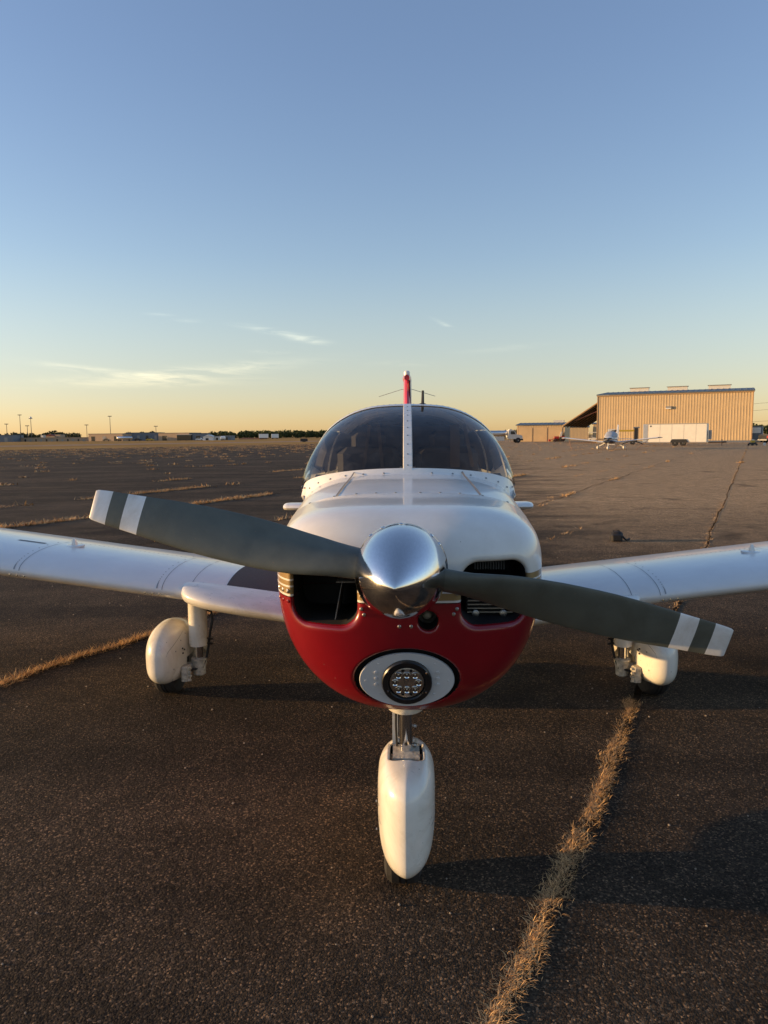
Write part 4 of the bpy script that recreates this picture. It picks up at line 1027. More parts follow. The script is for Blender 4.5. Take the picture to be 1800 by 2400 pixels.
MT['bag'] = paint('black_nylon', (.016, .015, .015), .7, var=.3, scale=40, bump=.4, bscale=120)
MT['bark'] = paint('bark', (.05, .04, .03), .9)
MT['redroof'] = paint('red_roof', (.26, .05, .03), .7)
MT['dirt'] = ground_material('red_dirt', (.20, .10, .06), (.27, .15, .09), .3)
MT['lampwhite'] = paint('lamp_glass_white', (.8, .8, .78), .3)

def ribbed_wall(mb, L, h0, h1, pitch=.42, depth=.028, y=0.0):
    """wall in the local xz plane with standing ribs towards -y"""
    n = int(L/pitch); P = []; x = 0
    prof = []
    for i in range(n):
        x = i*L/n; w = L/n; prof += [(x, 0), (x+w*.62, 0), (x+w*.70, -depth), (x+w*.92, -depth)]
    prof.append((L, 0))
    mb.grid([[(px, y+py, 0) for px, py in prof], [(px, y+py, h0+(h1-h0)*px/L) for px, py in prof]])
    return mb
def hangar_block(name, label, loc, rz, L, D, H, slope, wallmat='tan', pitch=.42):
    t = thing(name, label, 'hangar', loc, rz)
    ribbed_wall(MB(), L, H, H, pitch).build('front_wall', wallmat, t, fix=False)
    MB().box((0.02, .06, 0), (.12, D, H)).build('side_wall', wallmat, t); MB().box((L-.12, .06, 0), (L-.02, D, H)).build('side_wall', wallmat, t); MB().box((.12, D-.1, 0), (L-.12, D, H)).build('back_wall', wallmat, t)
    mb = MB(); r = D/2*slope
    mb.add([(-.25, -.25, H+.01), (L+.25, -.25, H+.01), (L+.25, D/2, H+r), (-.25, D/2, H+r), (-.25, -.25, H+.18), (L+.25, -.25, H+.18), (L+.25, D/2, H+r+.18), (-.25, D/2, H+r+.18), (-.25, D+.25, H+.01), (L+.25, D+.25, H+.01), (L+.25, D+.25, H+.18), (-.25, D+.25, H+.18)],
           [(0, 1, 5, 4), (4, 5, 6, 7), (7, 6, 10, 11), (8, 11, 10, 9), (0, 4, 7, 3), (3, 7, 11, 8), (1, 2, 6, 5), (2, 9, 10, 6), (0, 3, 2, 1), (3, 8, 9, 2)])
    n = int(L/.9)
    for i in range(n+1):
        x = L*i/n; mb.add([(x-.03, -.24, H+.185), (x+.03, -.24, H+.185), (x+.03, D/2, H+r+.185), (x-.03, D/2, H+r+.185), (x, -.24, H+.24), (x, D/2, H+r+.24)], [(0, 4, 5, 3), (4, 1, 2, 5), (0, 1, 4)])
    rf = mb.build('roof', 'roofgrey', t)
    return t, rf, r
rzH = R(-26.5)
HG, RF, rise = hangar_block('hangar', 'large tan ribbed metal hangar with open door on the right', (37.3, 124.2, 0), rzH, 23.9, 22, 8.15, .085)
for (a, b_) in ((3.9, 7.1), (10.3, 13.6), (17.0, 20.5)):
    v = MB(); v.box((a, 10.6, 8.15+rise+.1), (b_, 11.4, 8.15+rise+.75)); v = v.build('ridge_vent', 'ventwhite', RF); MB().box((a-.15, 10.4, 8.15+rise+.76), (b_+.15, 11.6, 8.15+rise+.86)).build('vent_cap', 'trailertrim', v)
MB().box((-.12, -.09, 0), (.05, .10, 8.15)).build('corner_trim', 'tantrim', HG); MB().box((23.85, -.09, 0), (24.0, .10, 8.15)).build('corner_trim', 'tantrim', HG)
MB().box((0.06, -.12, 0), (23.84, -.07, .35)).build('base_strip', 'bluegrey', HG)
MB().box((-.2, -.16, 7.98), (24.1, -.07, 8.15)).build('eave_trim', 'tantrim', HG)
l_ = MB(); l_.box((11.0, -.35, 5.75), (11.9, -.06, 6.05)); l_ = l_.build('wall_lamp', 'trailertrim', HG); MB().box((11.05, -.36, 5.60), (11.85, -.10, 5.745)).build('lamp_glass', 'lampwhite', l_)
# the one-piece door swung out on the left end
dv = MB(); sl = (6.9-2.96)/6.0
def dp(x, y, o): return (-x, y, 6.9-sl*x+o)
dv.add([dp(0, .2, 0), dp(6, .2, 0), dp(6, 20.5, 0), dp(0, 20.5, 0), dp(0, .2, .16), dp(6, .2, .16), dp(6, 20.5, .16), dp(0, 20.5, .16)], [(0, 3, 2, 1), (4, 5, 6, 7), (0, 1, 5, 4), (1, 2, 6, 5), (2, 3, 7, 6), (3, 0, 4, 7)])
door = dv.build('swing_door', 'door_under', HG)
for k in range(8):
    y = .5+2.8*k; m_ = MB(); m_.add([dp(.05, y, -.25), dp(5.95, y, -.25), dp(5.95, y+.14, -.25), dp(.05, y+.14, -.25), dp(.05, y, -.01), dp(5.95, y, -.01), dp(5.95, y+.14, -.01), dp(.05, y+.14, -.01)], [(0, 3, 2, 1), (4, 5, 6, 7), (0, 1, 5, 4), (1, 2, 6, 5), (2, 3, 7, 6), (3, 0, 4, 7)]); m_.build('door_rib', 'dark', door)
MB().tube([dp(.1, .15, .08), dp(6.0, .15, .08)], .14, 6).build('door_edge', 'tantrim', door)
MB().tube([(-.1, .9, 5.6), dp(4.0, .9, -.3)], .09, 6).build('hydraulic_arm', 'pink', door)
MB().box((.15, .3, 0), (.5, .7, 6.9)).build('door_post', 'tantrim', HG)
H2, RF2, r2 = hangar_block('low_hangar', 'long low tan hangar behind the fuel truck', (29.6, 158.0, 0), R(-20), 10.36, 12, 3.55, .085, pitch=.35)
v = MB(); v.box((7.3, 5.6, 4.1), (9.6, 6.4, 4.75)); v.build('ridge_vent', 'ventwhite', RF2)
for k in range(3): MB().box((.6+3.2*k, -.09, .05), (3.4+3.2*k, -.055, 3.1)).build('sliding_door', 'tan', H2)
H3, RF3, r3 = hangar_block('low_hangar', 'low tan hangar half hidden under the raised hangar door', (48.5, 190.0, 0), R(-16), 6.0, 10, 3.35, .06, pitch=.35)
H4, RF4, r4 = hangar_block('low_hangar', 'narrow tan hangar end just left of the big hangar corner', (55.9, 190.0, 0), R(-16), 6.0, 10, 4.2, .06, pitch=.35)
# ---- vehicles
def car_wheel(t, x, y, r, w=.24, rim='trailertrim'):
    M = axis_matrix((x, y, r), (0, 1, 0)); h = w/2
    ty = smooth_angle(MB().lathe([(-h, r*.62), (-h, r*.9), (-h*.7, r), (h*.7, r), (h, r*.9), (h, r*.62)], M, 24).build('wheel', 'rubber', t), 40)
    smooth_angle(MB().lathe([(-h*1.02, r*.15), (-h*.85, r*.2), (-h*.8, r*.5), (-h*1.01, r*.6), (h*1.01, r*.6), (h*.8, r*.5), (h*.85, r*.2), (h*1.02, r*.15)], M, 20).build('rim', rim, ty)); return ty
TR = thing('cargo_trailer', 'white enclosed cargo trailer with two axles in front of the big hangar', 'trailer', (33.1, 89.0, 0), R(-29))
mb = MB(); mb.cbox((0, 0, .42), (6.7, 2.4, 2.75), .05); body = mb.build('body', 'trailer', TR)
MB().box((-.62, .0, .5), (-.03, .06, 2.72), Matrix.Rotation(R(20), 4, 'Z')).build('barn_door', 'trailer', TR)
for k in range(1, 5): MB().box((1.37*k-.012, -.008, .5), (1.37*k+.012, -.002, 2.68)).build('panel_seam', 'trailertrim', body)
MB().box((-.02, -.014, 2.66), (6.87, -.004, 2.74)).build('top_rail', 'trailertrim', body); MB().box((-.02, -.014, .42), (6.87, -.004, .50)).build('bottom_rail', 'trailertrim', body)
MB().lathe([(0, .10), (.01, .10)], axis_matrix((.28, -.003, 2.45), (0, -1, 0)), 16).build('round_emblem', 'dark', body)
for x in (3.15, 4.05): car_wheel(TR, x, .12, .37, .24, 'steel')
m_ = MB(); m_.prism([(2.62, .42), (4.58, .42), (4.58, .60), (4.40, .84), (2.80, .84), (2.62, .60)], 1, -.10, -.003); m_.build('wheel_arch', 'dark', TR)
m_ = MB(); m_.tube([(6.85, .3, .45), (8.6, 1.2, .45)], .06, 6); m_.tube([(6.85, 2.1, .45), (8.6, 1.2, .45)], .06, 6); m_.box((8.4, 1.1, .38), (8.8, 1.3, .55)); m_.tube([(8.3, 1.2, 0), (8.3, 1.2, .8)], .04, 6); m_.build('tow_hitch', 'dark', TR)
m_ = MB(); m_.box((6.86, .4, .8), (7.15, 1.4, 1.9)); m_.build('nose_locker', 'trailertrim', TR)
FT = thing('fuel_truck', 'white cab fuel truck with silver tank seen beside the windscreen', 'truck', (18.9, 137.3, 0), R(3))
mb = MB(); M = axis_matrix((.0, 1.15, 1.88), (1, 0, 0)); mb.lathe([(0, .45), (.12, .52), (5.0, .52), (5.15, .45)], M, 24); smooth_angle(mb.build('tank', 'silver', FT), 40)
MB().box((.1, .35, .85), (6.3, .55, 1.05)).build('chassis_rail', 'dark', FT); MB().box((.1, 1.75, .85), (6.3, 1.95, 1.05)).build('chassis_rail', 'dark', FT)
MB().box((2.6, .08, .45), (4.5, .5, 1.25)).build('pump_cabinet', 'ventwhite', FT)
m_ = MB(); m_.prism([(5.3, .75), (8.05, .75), (8.1, 1.05), (7.95, 1.45), (6.95, 1.62), (6.55, 2.35), (6.3, 2.45), (5.4, 2.45), (5.3, 2.3)], 1, .15, 2.15); cab_ = m_.build('cab', 'ventwhite', FT)
m_ = MB(); m_.prism([(5.75, 1.65), (6.72, 1.65), (6.48, 2.25), (5.75, 2.25)], 1, .135, .148); m_.build('side_window', 'window', cab_)
m_ = MB(); m_.add([(6.97, .3, 1.66), (6.97, 2.0, 1.66), (6.60, 2.0, 2.30), (6.60, .3, 2.30)], [(0, 1, 2, 3)]); m_.build('windscreen', 'window', cab_)
MB().box((7.9, .2, .45), (8.2, 2.1, .78)).build('bumper', 'dark', FT); MB().box((5.6, .6, 2.46), (6.1, 1.7, 2.62)).build('roof_beacon', 'ventwhite', cab_)
MB().box((7.95, .3, 1.1), (8.1, .6, 1.3)).build('headlight', 'lampwhite', cab_)
for x, y in ((7.2, .2), (1.5, .25), (2.3, .25), (7.2, 2.05)): car_wheel(FT, x, y, .5, .3, 'ventwhite')
TC = thing('tractor', 'small red tractor parked before the low hangar', 'tractor', (36.9, 154.5, 0), R(-10))
m_ = MB(); m_.cbox((.1, -.3, .55), (1.2, .3, 1.15), .08); m_.build('hood', 'red', TC)
m_ = MB(); m_.cbox((1.2, -.35, .5), (2.2, .35, .85), .05); m_.build('chassis', 'dark', TC)
for s in (-1, 1): MB().prism([(1.5, .95), (2.4, .95), (2.3, 1.15), (1.7, 1.15)], 1, s*.5-.12, s*.5+.12).build('fender', 'red', TC)
for s in (-1, 1): car_wheel(TC, .45, s*.45, .35, .22, 'red'); car_wheel(TC, 1.95, s*.5, .52, .3, 'red')
m_ = MB(); m_.box((1.45, -.25, .86), (1.9, .25, 1.0)); m_.box((1.85, -.25, 1.0), (1.95, .25, 1.4)); m_.build('seat', 'dark', TC)
m_ = MB(); m_.tube([(2.2, -.4, .9), (2.2, -.4, 1.75)], .03, 6); m_.tube([(2.2, .4, .9), (2.2, .4, 1.75)], .03, 6); m_.tube([(2.2, -.4, 1.75), (2.2, .4, 1.75)], .03, 6); m_.build('roll_bar', 'dark', TC)
m_ = MB(); m_.add([(1.2, -.32, 1.1), (1.6, -.32, 2.15), (1.9, -.32, 2.1), (1.75, -.32, 1.1), (1.2, .32, 1.1), (1.6, .32, 2.15), (1.9, .32, 2.1), (1.75, .32, 1.1)], [(0, 1, 2, 3), (7, 6, 5, 4), (0, 4, 5, 1), (1, 5, 6, 2), (2, 6, 7, 3), (3, 7, 4, 0)]); m_.build('spray_tank', 'ventwhite', TC)
m_ = MB(); m_.tube([(-.6, -.35, .3), (.3, -.32, .8), (.9, -.32, .7)], .05, 6); m_.tube([(-.6, .35, .3), (.3, .32, .8), (.9, .32, .7)], .05, 6); m_.box((-1.0, -.6, .1), (-.6, .6, .5)); m_.build('front_loader', 'red', TC)
GC = thing('golf_cart', 'white golf cart in the dark gap by the big hangar', 'golf cart', (43.3, 150.2, 0), R(-20))
m_ = MB(); m_.cbox((0, 0, .3), (2.0, 1.1, .75), .1); m_.build('body', 'ventwhite', GC); MB().cbox((-.1, -.05, 1.85), (2.0, 1.15, 1.98), .04).build('roof', 'ventwhite', GC)
for x in (.2, 1.8):
    for y in (.08, 1.02): MB().tube([(x, y, .7), (x, y, 1.86)], .025, 6).build('roof_post', 'dark', GC); car_wheel(GC, .35 if x < 1 else 1.65, y, .24, .18)
m_ = MB(); m_.box((.7, .15, .76), (1.3, .95, .9)); m_.box((.6, .15, .9), (.72, .95, 1.3)); m_.build('seat', 'cover', GC)
BL = thing('boom_lift', 'yellow armed towable boom lift beside the cargo trailer', 'boom lift', (35.2, 100.5, 0), R(-15))
m_ = MB(); m_.box((-.6, -.1, .45), (.6, .8, .65)); m_.box((.2, 0, .65), (.7, .6, 2.35)); m_.build('turret', 'dark', BL)
m_ = MB(); m_.box((.1, -.05, 2.35), (.9, .65, 2.5)); m_.build('counterweight', 'bluegrey', BL)
m_ = MB(); m_.box((-2.0, .18, 1.86), (.2, .42, 2.10)); m_.build('boom_arm', 'yellow', BL)
m_ = MB(); m_.tube([(-3.4, .3, 1.55), (-2.7, .3, 1.85), (-2.0, .3, 2.0)], .09, 6); m_.tube([(-3.4, .3, 1.75), (-2.6, .3, 2.05), (-1.8, .3, 2.12)], .05, 6); m_.build('lower_link', 'dark', BL)
for s in (-1, 1):
    m_ = MB(); m_.tube([(s*.3, .3, .5), (s*1.3, .3, .15), (s*1.35, .3, 0)], .07, 6); m_.build('outrigger', 'dark', BL)
for y in (-.1, .8): car_wheel(BL, 0, y, .33, .2)
UC = MB(); UC.cbox((-.5, -.4, 0), (.5, .4, 2.25), .03); UC = UC.build('utility_cabinet', 'ventwhite'); UC.location = (33.0, 103.0, 0); UC.rotation_euler = (0, 0, R(-18)); tag(UC, 'white utility cabinet showing above the covered airplane canopy', 'cabinet')
PU = thing('pickup_truck', 'black pickup truck cut off by the right edge of the picture', 'pickup', (54.6, 101.0, 0), R(12))
m_ = MB(); m_.prism([(0, .45), (5.6, .45), (5.6, 1.0), (4.3, 1.15), (3.7, 1.85), (2.2, 1.88), (1.95, 1.2), (0, 1.18)], 1, 0, 1.95); pb = m_.build('body', 'black', PU)
m_ = MB(); m_.prism([(2.3, 1.22), (4.0, 1.22), (3.6, 1.75), (2.35, 1.78)], 1, -.012, -.002); m_.build('side_window', 'window', pb)
m_ = MB(); m_.box((-.02, .25, 1.22), (-.005, 1.7, 1.28)); m_.build('tail_trim', 'dark', pb); MB().box((-.03, .02, .75), (-.004, .22, 1.1)).build('tail_light', 'red', pb)
MB().box((-.15, .1, .42), (-.02, 1.85, .62)).build('bumper', 'steel', PU)
for x in (1.1, 4.5):
    for y in (.12, 1.83): car_wheel(PU, x, y, .39, .26)
VN = thing('box_van', 'grey van standing behind the right corner of the big hangar', 'van', (59.7, 116.5, 0), R(60))
m_ = MB(); m_.prism([(0, .4), (5, .4), (5, 1.1), (4.4, 1.4), (4.0, 2.6), (0, 2.65)], 1, -2.0, 0); vb = m_.build('body', 'bluegrey', VN); MB().box((-.02, -1.8, 1.5), (-.004, -.2, 2.4)).build('rear_window', 'lampwhite', vb)
m_ = MB(); m_.prism([(3.2, 1.45), (4.3, 1.45), (3.95, 2.35), (3.2, 2.35)], 1, .002, .012); m_.build('side_window', 'window', vb)
for x in (.9, 4.1):
    for y in (-1.9, -.1): car_wheel(VN, x, y, .36, .24)
GN = thing('mower', 'yellow and white push mower on the ground by the right hangar corner', 'mower', (44.9, 86.5, 0), R(10))
m_ = MB(); m_.cbox((-.35, -.3, .12), (.35, .3, .36), .05); m_.build('deck', 'dark', GN); m_ = MB(); m_.cbox((-.22, -.2, .361), (.2, .2, .62), .05); m_.build('engine', 'yellow', GN)
m_ = MB(); m_.cbox((-.12, -.12, .621), (.14, .12, .74), .03); m_.build('engine_cover', 'ventwhite', GN)
for x in (-.3, .3):
    for y in (-.32, .32): car_wheel(GN, x, y, .12, .08)
m_ = MB(); m_.tube([(.3, -.25, .35), (.95, -.25, .9), (.95, .25, .9), (.3, .25, .35)], .018, 6); m_.build('handle', 'dark', GN)
BK = MB(); BK.lathe([(0, .13), (.30, .16), (.31, .165), (.32, .15)], Matrix.Identity(4), 20); BK = smooth_angle(BK.build('bucket', 'lampwhite'), 40); BK.location = (46.4, 86.6, 0); tag(BK, 'small white bucket on the ground left of the black pickup', 'bucket')
# ---- the second airplane, tied down
P2 = thing('parked_airplane', 'white low-wing airplane with grey canopy cover tied down before the hangar', 'airplane', (21.75, 69.1, 0), R(-27.5))
def simple_ring(y, a, zc, bu, bd, n=20): return body_ring(y, a, zc, bu, bd, 2.4, 2.4, n)
m_ = MB(); rg = [simple_ring(*q) for q in ((.12, .25, 1.02, .16, .2), (.3, .42, 1.02, .24, .28), (1.2, .52, 1.0, .30, .36), (2.0, .55, 1.0, .32, .40), (3.0, .5, 1.02, .3, .36), (4.5, .26, 1.08, .2, .2), (6.2, .07, 1.15, .1, .08))]
m_.grid([r_+[r_[0]] for r_ in rg]); m_.add(rg[0], [tuple(range(20))]); m_.add(rg[-1], [tuple(range(20))]); smooth_angle(m_.build('fuselage', 'white', P2), 50)
m_ = MB(); rg = [simple_ring(*q) for q in ((.55, .36, 1.2, .10, .05), (1.1, .5, 1.28, .22, .2), (1.7, .55, 1.34, .48, .3), (2.6, .52, 1.34, .46, .3), (3.6, .28, 1.3, .2, .15))]
m_.grid([r_+[r_[0]] for r_ in rg]); m_.add(rg[0], [tuple(range(20))]); m_.add(rg[-1], [tuple(range(20))]); smooth_angle(m_.build('canopy_cover', 'cover', P2), 60)
m_ = MB(); rg = [simple_ring(*q) for q in ((.09, .24, .86, .10, .12), (.26, .45, .86, .12, .19), (1.2, .55, .82, .16, .24), (2.2, .58, .82, .16, .28), (3.0, .52, .86, .1, .24))]
m_.grid([r_+[r_[0]] for r_ in rg]); m_.add(rg[0], [tuple(range(20))]); m_.add(rg[-1], [tuple(range(20))]); smooth_angle(m_.build('belly_panel', 'navy', P2), 60)
m_ = MB(); m_.box((-.36, .10, 1.08), (.36, .32, 1.17)); m_.build('cowl_inlet', 'interior_black', P2)
for s in (-1, 1):
    m_ = MB(); P = []
    for ax, k in ((.45, 1), (2.5, 1), (4.55, .98), (4.68, .7)):
        P.append([(s*ax, 1.35+.65*(1-math.cos(a)), .72+.11*(ax-.45)+.085*k*math.sin(a)*(1.2-.55*(1-math.cos(a)))) for a in [2*math.pi*j/18 for j in range(19)]])
    m_.grid(P); m_.add(P[-1][:-1], [tuple(range(18))]); smooth_angle(m_.build('wing', 'wing', P2), 50)
    m_ = MB(); m_.box((s*4.6-.14, 1.3, 1.14), (s*4.6+.14, 2.5, 1.20)); m_.build('wing_tip', 'dark' if s > 0 else 'white', P2)
    m_ = MB(); m_.tube([(s*.5, 1.95, .68), (s*1.15, 2.0, .32), (s*1.22, 2.0, .2)], .05, 8); m_.build('gear_leg', 'white', P2)
    smooth_angle(MB().lathe([(-.14, .03), (-.11, .12), (0, .19), (.10, .14), (.14, .04)], axis_matrix((s*1.26, 2.0, .2), (1, 0, 0)), 14).build('wheel_pant', 'ventwhite', P2))
    m_ = MB(); m_.box((s*.75-.75, 5.3, 1.0), (s*.75+.75, 6.1, 1.06)) if s > 0 else m_.box((-1.5, 5.3, 1.0), (0, 6.1, 1.06)); m_.build('stabilizer', 'white', P2)
m_ = MB(); m_.prism([(4.9, 1.2), (6.3, 1.2), (6.4, 2.5), (5.75, 2.5)], 0, -.04, .04); m_.build('tail_fin', 'white', P2)
m_ = MB(); m_.tube([(0, .5, .75), (0, .42, .2)], .04, 8); m_.build('nose_leg', 'white', P2)
smooth_angle(MB().lathe([(-.13, .03), (-.1, .12), (0, .18), (.1, .12), (.13, .03)], axis_matrix((0, .4, .2), (1, 0, 0)), 14).build('nose_wheel_pant', 'ventwhite', P2))
m_ = MB(); m_.lathe([(0, .13), (.1, .11), (.22, .03)], axis_matrix((0, .1, 1.03), (0, -1, 0)), 16); smooth_angle(m_.build('spinner', 'steel', P2))
for s in (-1, 1):
    m_ = MB(); m_.box((s*.48-.44, .0, 1.00), (s*.48+.44, .03, 1.09)); m_.build('propeller_blade', 'dark', P2)
def p2w(x, y, z):
    q = Matrix.Rotation(R(-27.5), 3, 'Z') @ Vector((x, y, z)); return (q.x+21.75, q.y+69.1, q.z)
for a, b_, lab in ((p2w(-4.2, 2.0, 1.1), p2w(-3.6, .9, 0), 'orange tie-down rope under the left wing of the covered airplane'), (p2w(3.6, 2.0, 1.05), p2w(2.5, .9, 0), 'orange tie-down rope under the right wing of the covered airplane'), (p2w(.9, 2.4, .8), p2w(.3, 1.2, 0), 'orange tie-down rope slanting beside the covered airplane nose wheel')):
    o = MB().tube([a, tuple((a[i]+b_[i])/2-(.05 if i == 2 else 0) for i in range(3)), b_], .022, 6).build('tie_down_rope', 'rope'); tag(o, lab, 'rope')
# ---- backpack on the tarmac
def bag_f(x, y, z):
    d = np.sqrt((x/.115)**2+(y/.10)**2+((z-.085)/.105)**2)
    e = (d-1)*.10
    q = np.sqrt(np.maximum(np.abs(x+.0)-.07, 0)**2+np.maximum(np.abs(y+.05)-.05, 0)**2+np.maximum(np.abs(z-.06)-.05, 0)**2)-.035
    e = smin(e, q, .04); r_ = np.sqrt(((x-.03)/.10)**2+((y-.02)/.09)**2+((z-.15)/.055)**2); e = smin(e, (r_-1)*.06, .03)
    return smax(e, .002-z, .01)
BAGM = thing('backpack', 'black backpack slumped on the tarmac behind the right wing', 'backpack', (3.34, 10.1, 0), R(-8)); BAGM.scale = (.72, .72, .68)
V, Fc = nets(bag_f, (-.17, -.17, -.01), (.17, .17, .24), .01)
sdf_obj('bag_body', bag_f, V, Fc, 'bag', BAGM)
smooth_angle(MB().tube([(-.05, -.02, .19), (-.07, -.03, .215), (-.02, -.03, .235), (.05, -.02, .225), (.07, 0, .19)], .008, 8).build('carry_handle', 'bag', BAGM))
smooth_angle(MB().tube([(.10, -.04, .12), (.15, -.06, .06), (.19, -.05, .025), (.24, -.02, .03), (.26, .02, .05), (.22, .04, .02)], [.02, .02, .018, .018, .016, .012], 8).build('shoulder_strap', 'bag', BAGM))
MB().cbox((-.09, -.145, .03), (.07, -.125, .10), .01).build('front_pocket', 'bag', BAGM)
# ---- far left: sheds, poles, vehicles (about 420 m away)
def far_px(px, d): return (px-900)/1660.0*d*1.0
def far_building(name, label, px0, px1, h, d, rz, mat, cat='building', roof='roofgrey', doors=2, depth=14, gable=0.0):
    x0, x1 = far_px(px0, d), far_px(px1, d); L = x1-x0
    t = thing(name, label, cat, (x0, d, 0), rz); m_ = MB(); m_.box((0, 0, 0), (L, depth, h)); m_.build('wall', mat, t)
    m_ = MB()
    if gable: m_.prism([(-.4, h), (L+.4, h), (L/2, h+gable)], 1, -.4, depth+.4)
    else: m_.box((-.2, -.2, h+.01), (L+.2, depth+.2, h+.25))
    m_.build('roof', roof, t)
    for k in range(doors):
        w = L/doors; MB().box((w*k+w*.25, -.08, .05), (w*k+w*.55, -.02, h*.66)).build('door', 'trailertrim' if k % 2 else 'window', t)
    return t
far_building('warehouse', 'blue-grey warehouse at the far left edge', -60, 35, 4.0, 430, R(0), 'bluegrey', doors=4)
far_building('warehouse', 'long tan warehouse with a light pole at its left corner', 213, 303, 4.2, 425, R(-14), 'paletan', doors=3)
far_building('warehouse', 'warehouse in blue-grey shade right of the long tan one', 301, 379, 4.7, 428, R(8), 'bluegrey', doors=4)  # the blue of the shaded front is put into the wall colour
far_building('warehouse', 'tan warehouse with dark open bay and white roof units', 376, 455, 4.3, 424, R(-14), 'paletan', doors=2)
far_building('storage_shed', 'shed in grey shade at the right end of the warehouses', 455, 488, 4.0, 420, R(6), 'bluegrey', doors=1)  # wall colour includes the bluish shade on this front
far_building('open_bay', 'dark open bay with pale canopy between tan and grey sheds', 419, 452, 3.2, 418, R(0), 'window', roof='ventwhite', doors=0, depth=4)
far_building('tent', 'white gabled tent at the edge of the trees', 480, 503, 1.9, 405, R(0), 'lampwhite', cat='tent', roof='ventwhite', doors=1, depth=8, gable=1.3)
far_building('hut', 'small pale hut right of the white tent', 506, 522, 2.2, 408, R(0), 'ventwhite', doors=1, depth=5)
far_building('hut', 'blue-grey hut before the left end of the trees', 528, 546, 2.4, 410, R(-10), 'bluegrey', doors=1, depth=6)
far_building('shed', 'long low pale shed left of the tan warehouse', 36, 212, 2.2, 440, R(-2), 'paletan', roof='paletan', doors=14, depth=8)
far_building('house', 'small tan house with red roof behind the low shed', 112, 137, 3.6, 470, R(-10), 'paletan', cat='house', roof='redroof', doors=1, depth=8, gable=.9)
far_building('hut', 'pale square hut behind the low shed, right of the red roof', 136, 149, 4.3, 468, R(-10), 'paletan', doors=1, depth=5)
far_building('hut', 'pale narrow hut behind the low shed, left of the red roof', 102, 108, 4.0, 466, R(-10), 'ventwhite', doors=1, depth=3)
def far_trailer(px0, px1, d, h, label):
    x0, x1 = far_px(px0, d), far_px(px1, d); t = thing('box_trailer', label, 'trailer', (x0, d, 0), 0); L = x1-x0
    MB().cbox((0, 0, .9), (L, 2.4, h), .06).build('body', 'lampwhite', t)
    for x in (L*.15, L*.8): car_wheel(t, x, .2, .5, .3)
    MB().box((.2, .3, .6), (L-.2, 2.1, .89)).build('frame', 'dark', t)
far_trailer(610, 631, 560, 4.0, 'white box trailer before the trees, the longer of two')
far_trailer(639, 655, 565, 3.9, 'white box trailer before the trees, the shorter right one')
t = thing('tank_trailer', 'silver tank trailer before the blue-grey warehouse', 'trailer', (far_px(278, 400), 400, 0), 0)
smooth_angle(MB().lathe([(0, .6), (.3, .85), (8.2, .85), (8.5, .6)], axis_matrix((0, 1.2, 1.75), (1, 0, 0)), 18).build('tank', 'silver', t), 40)
for x in (1.2, 2.3, 7.0): car_wheel(t, x, .3, .5, .3)
t = thing('storage_tank', 'round white storage tank beside the tent', 'tank', (far_px(525, 400), 400, 0), 0)
smooth_angle(MB().lathe([(0, .7), (.2, 1.0), (2.4, 1.0), (2.6, .7)], axis_matrix((-1.0, 0, 1.3), (1, 0, 0)), 18).build('shell', 'lampwhite', t), 40); MB().box((-.8, -.5, 0), (1.2, .5, .5)).build('cradle', 'dark', t)
for i, (px, lab) in enumerate(((462, 'white car parked left of the grey shed door'), (318, 'dark car parked before the blue-grey warehouse'), (346, 'tan car parked before the blue-grey warehouse'), (245, 'brown car parked before the long tan warehouse'))):
    d = 398; t = thing('parked_car', lab, 'car', (far_px(px, d), d, 0), 0, 'cars parked by the warehouses'); mt = ('lampwhite', 'dark', 'yellow', 'tantrim')[i]
    m_ = MB(); m_.prism([(0, .3), (4.3, .3), (4.3, .8), (3.3, .95), (2.7, 1.45), (1.2, 1.45), (.6, .95), (0, .85)], 1, 0, 1.7); b_ = m_.build('body', mt, t)
    m_ = MB(); m_.prism([(.9, .98), (3.05, .98), (2.6, 1.38), (1.3, 1.38)], 1, -.015, -.003); m_.build('side_window', 'window', b_)
    for x in (.9, 3.4): car_wheel(t, x, .1, .33, .2)
o = MB(); o.box((-.5, -.1, 0), (.5, .1, .15)); o.box((-1.1, -.12, .15), (1.1, .12, 1.0)); o = o.build('taxiway_sign', 'dark'); o.location = (far_px(715, 215), 215, -.02); tag(o, 'low black taxiway sign in the dry grass left of the windscreen', 'sign')
for i, (px, top, lab) in enumerate(((25, 994, 'short light pole at the far left'), (57, 973, 'tallest light pole at the far left'), (73, 998, 'shortest light pole right of the tallest one'), (82, 981, 'tall pole with a white lamp head at the far left'), (211, 996, 'light pole at the corner of the tan warehouse'), (266, 976, 'tall light pole behind the long tan warehouse'), (372, 999, 'thin pole above the blue-grey warehouse roof'))):
    d = 440; h = (1030-.0087*px-top)/1660*d+1.53; t = thing('light_pole', lab, 'light pole', (far_px(px, d)-.3, d, 0), 0, 'light poles beyond the airfield')
    MB().tube([(0, 0, 0), (0, 0, h)], [.22, .14], 8).build('mast', 'pole', t); MB().box((-1.1, -.12, h-.35), (1.1, .12, h-.15)).build('cross_arm', 'pole', t)
    for s in (-1, 0, 1): MB().box((s*.85-.25, -.25, h-.15), (s*.85+.25, .15, h+.12)).build('lamp_head', 'lampwhite' if i == 3 else 'pole', t)
    if i == 3: smooth_angle(MB().lathe([(-.6, .3), (-.2, .65), (.2, .65), (.6, .3)], Matrix.Translation((0, 0, h+.4)), 12).build('lamp_globe', 'lampwhite', t))
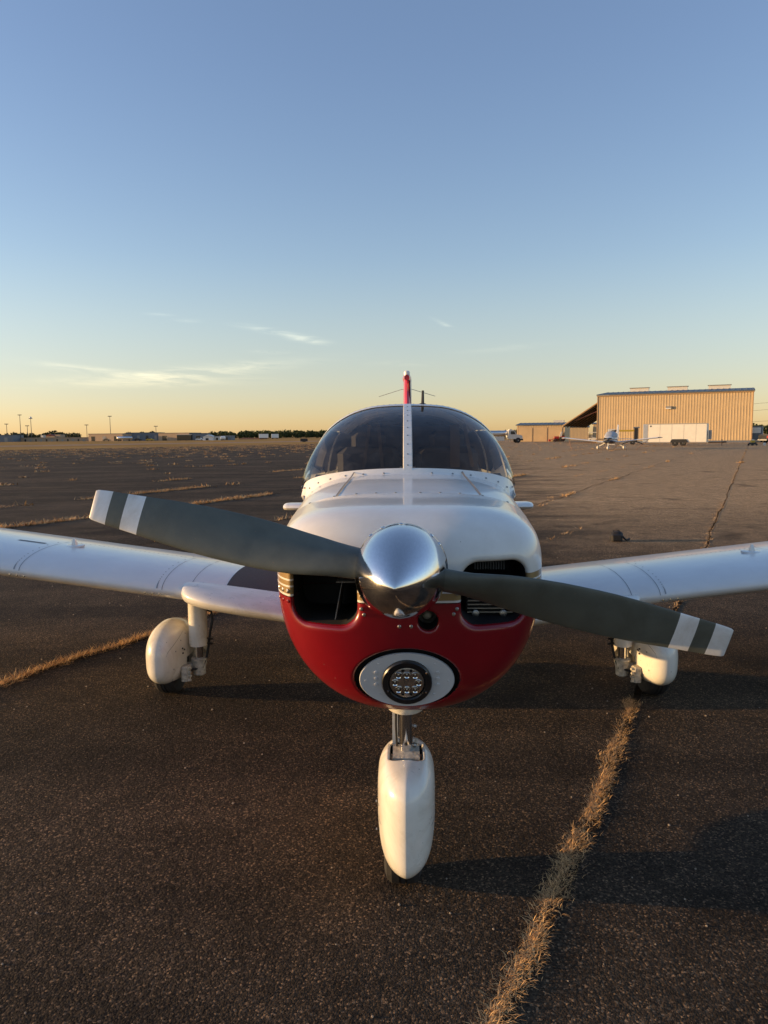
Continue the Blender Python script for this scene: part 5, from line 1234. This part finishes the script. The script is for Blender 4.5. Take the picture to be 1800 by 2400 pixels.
def wood(label, segs, mat):
    """leafy masses: (px0, px1, distance, tree height, spacing)"""
    cs = []; sz = []
    for (px0, px1, d, h, n) in segs:
        for i in range(n):
            px = random.uniform(px0, px1); dd = d*random.uniform(.97, 1.06); x = far_px(px, dd); hh = h*random.uniform(.72, 1.12); r = hh*random.uniform(.28, .45)
            for _ in range(110):
                a = random.uniform(0, 2*math.pi); u = random.uniform(-1, 1); rr = random.uniform(.35, 1)**.6; k = math.sqrt(1-u*u)
                cs.append((x+r*k*math.cos(a)*rr, dd+r*k*math.sin(a)*rr, hh*.52+hh*.48*u*rr*(1-.15*random.random()))); sz.append(hh*.085*random.uniform(.5, 1.4))
    C = np.array(cs); S = np.array(sz); n = len(C); A = RNG.normal(size=(n, 3)); A /= np.linalg.norm(A, axis=1, keepdims=True); B = np.cross(A, RNG.normal(size=(n, 3))); B /= np.linalg.norm(B, axis=1, keepdims=True)
    V = np.empty((n*4, 3)); V[0::4] = C-A*S[:, None]-B*S[:, None]*.3; V[1::4] = C+B*S[:, None]; V[2::4] = C+A*S[:, None]; V[3::4] = C-B*S[:, None]*.8
    V[:, 2] = np.maximum(V[:, 2], 0); k = np.arange(n)*4
    me = bpy.data.meshes.new('wood'); me.from_pydata(V.tolist(), [], np.stack([k, k+1, k+2, k+3], 1).tolist())
    o = obj('distant_wood', me, mat); tag(o, label, 'trees', kind='stuff'); return o
wood('dark distant tree line between the warehouses and the windscreen', [(495, 790, 760, 8.3, 150), (560, 790, 800, 8.8, 60), (455, 500, 520, 5.2, 16)], 'leaf2')
wood('dark bushy trees behind the low shed at the far left', [(-60, 195, 520, 6.2, 70), (38, 52, 470, 7.5, 4), (120, 150, 500, 6.8, 8), (300, 380, 470, 6.0, 22)], 'leaf')
wood('distant trees right of the big hangar', [(1740, 1960, 420, 6.5, 60)], 'leaf2')
wood('low distant trees behind the fuel truck tank', [(1120, 1215, 520, 5.2, 36)], 'leaf')
o = pydata('berm', [(far_px(560, 560), 560, -.03), (far_px(625, 560), 560, -.03), (far_px(615, 560), 564, 1.0), (far_px(572, 560), 564, 1.2), (far_px(560, 560), 570, -.03), (far_px(625, 560), 570, -.03)], [(0, 1, 2, 3), (3, 2, 5, 4), (0, 3, 4), (1, 5, 2)], 'dirt'); o['kind'] = 'structure'; o['label'] = 'low red dirt berm before the distant trees'
# power line at the right edge
PLN = thing('power_line', 'thin power wires in the sky at the right edge beyond the big hangar', 'power line', (77.0, 136.0, 0), 0)
for (x, y) in ((0, 0), (-13.0, 35.0)):
    pp = MB().tube([(x, y, 0), (x, y, 9.0)], [.17, .11], 8).build('power_pole', 'pole', PLN); MB().box((x-.8, y-.08, 7.9), (x+.8, y+.08, 8.1)).build('cross_arm', 'pole', pp)
for z in (7.55, 6.2, 4.0):
    a, b_ = Vector((0, 0, z)), Vector((-13, 35, z+.4)); MB().tube([a.lerp(b_, i/10)-Vector((0, 0, .5*(1-(i/5-1)**2))) for i in range(11)], .022, 5).build('wire', 'dark', PLN)
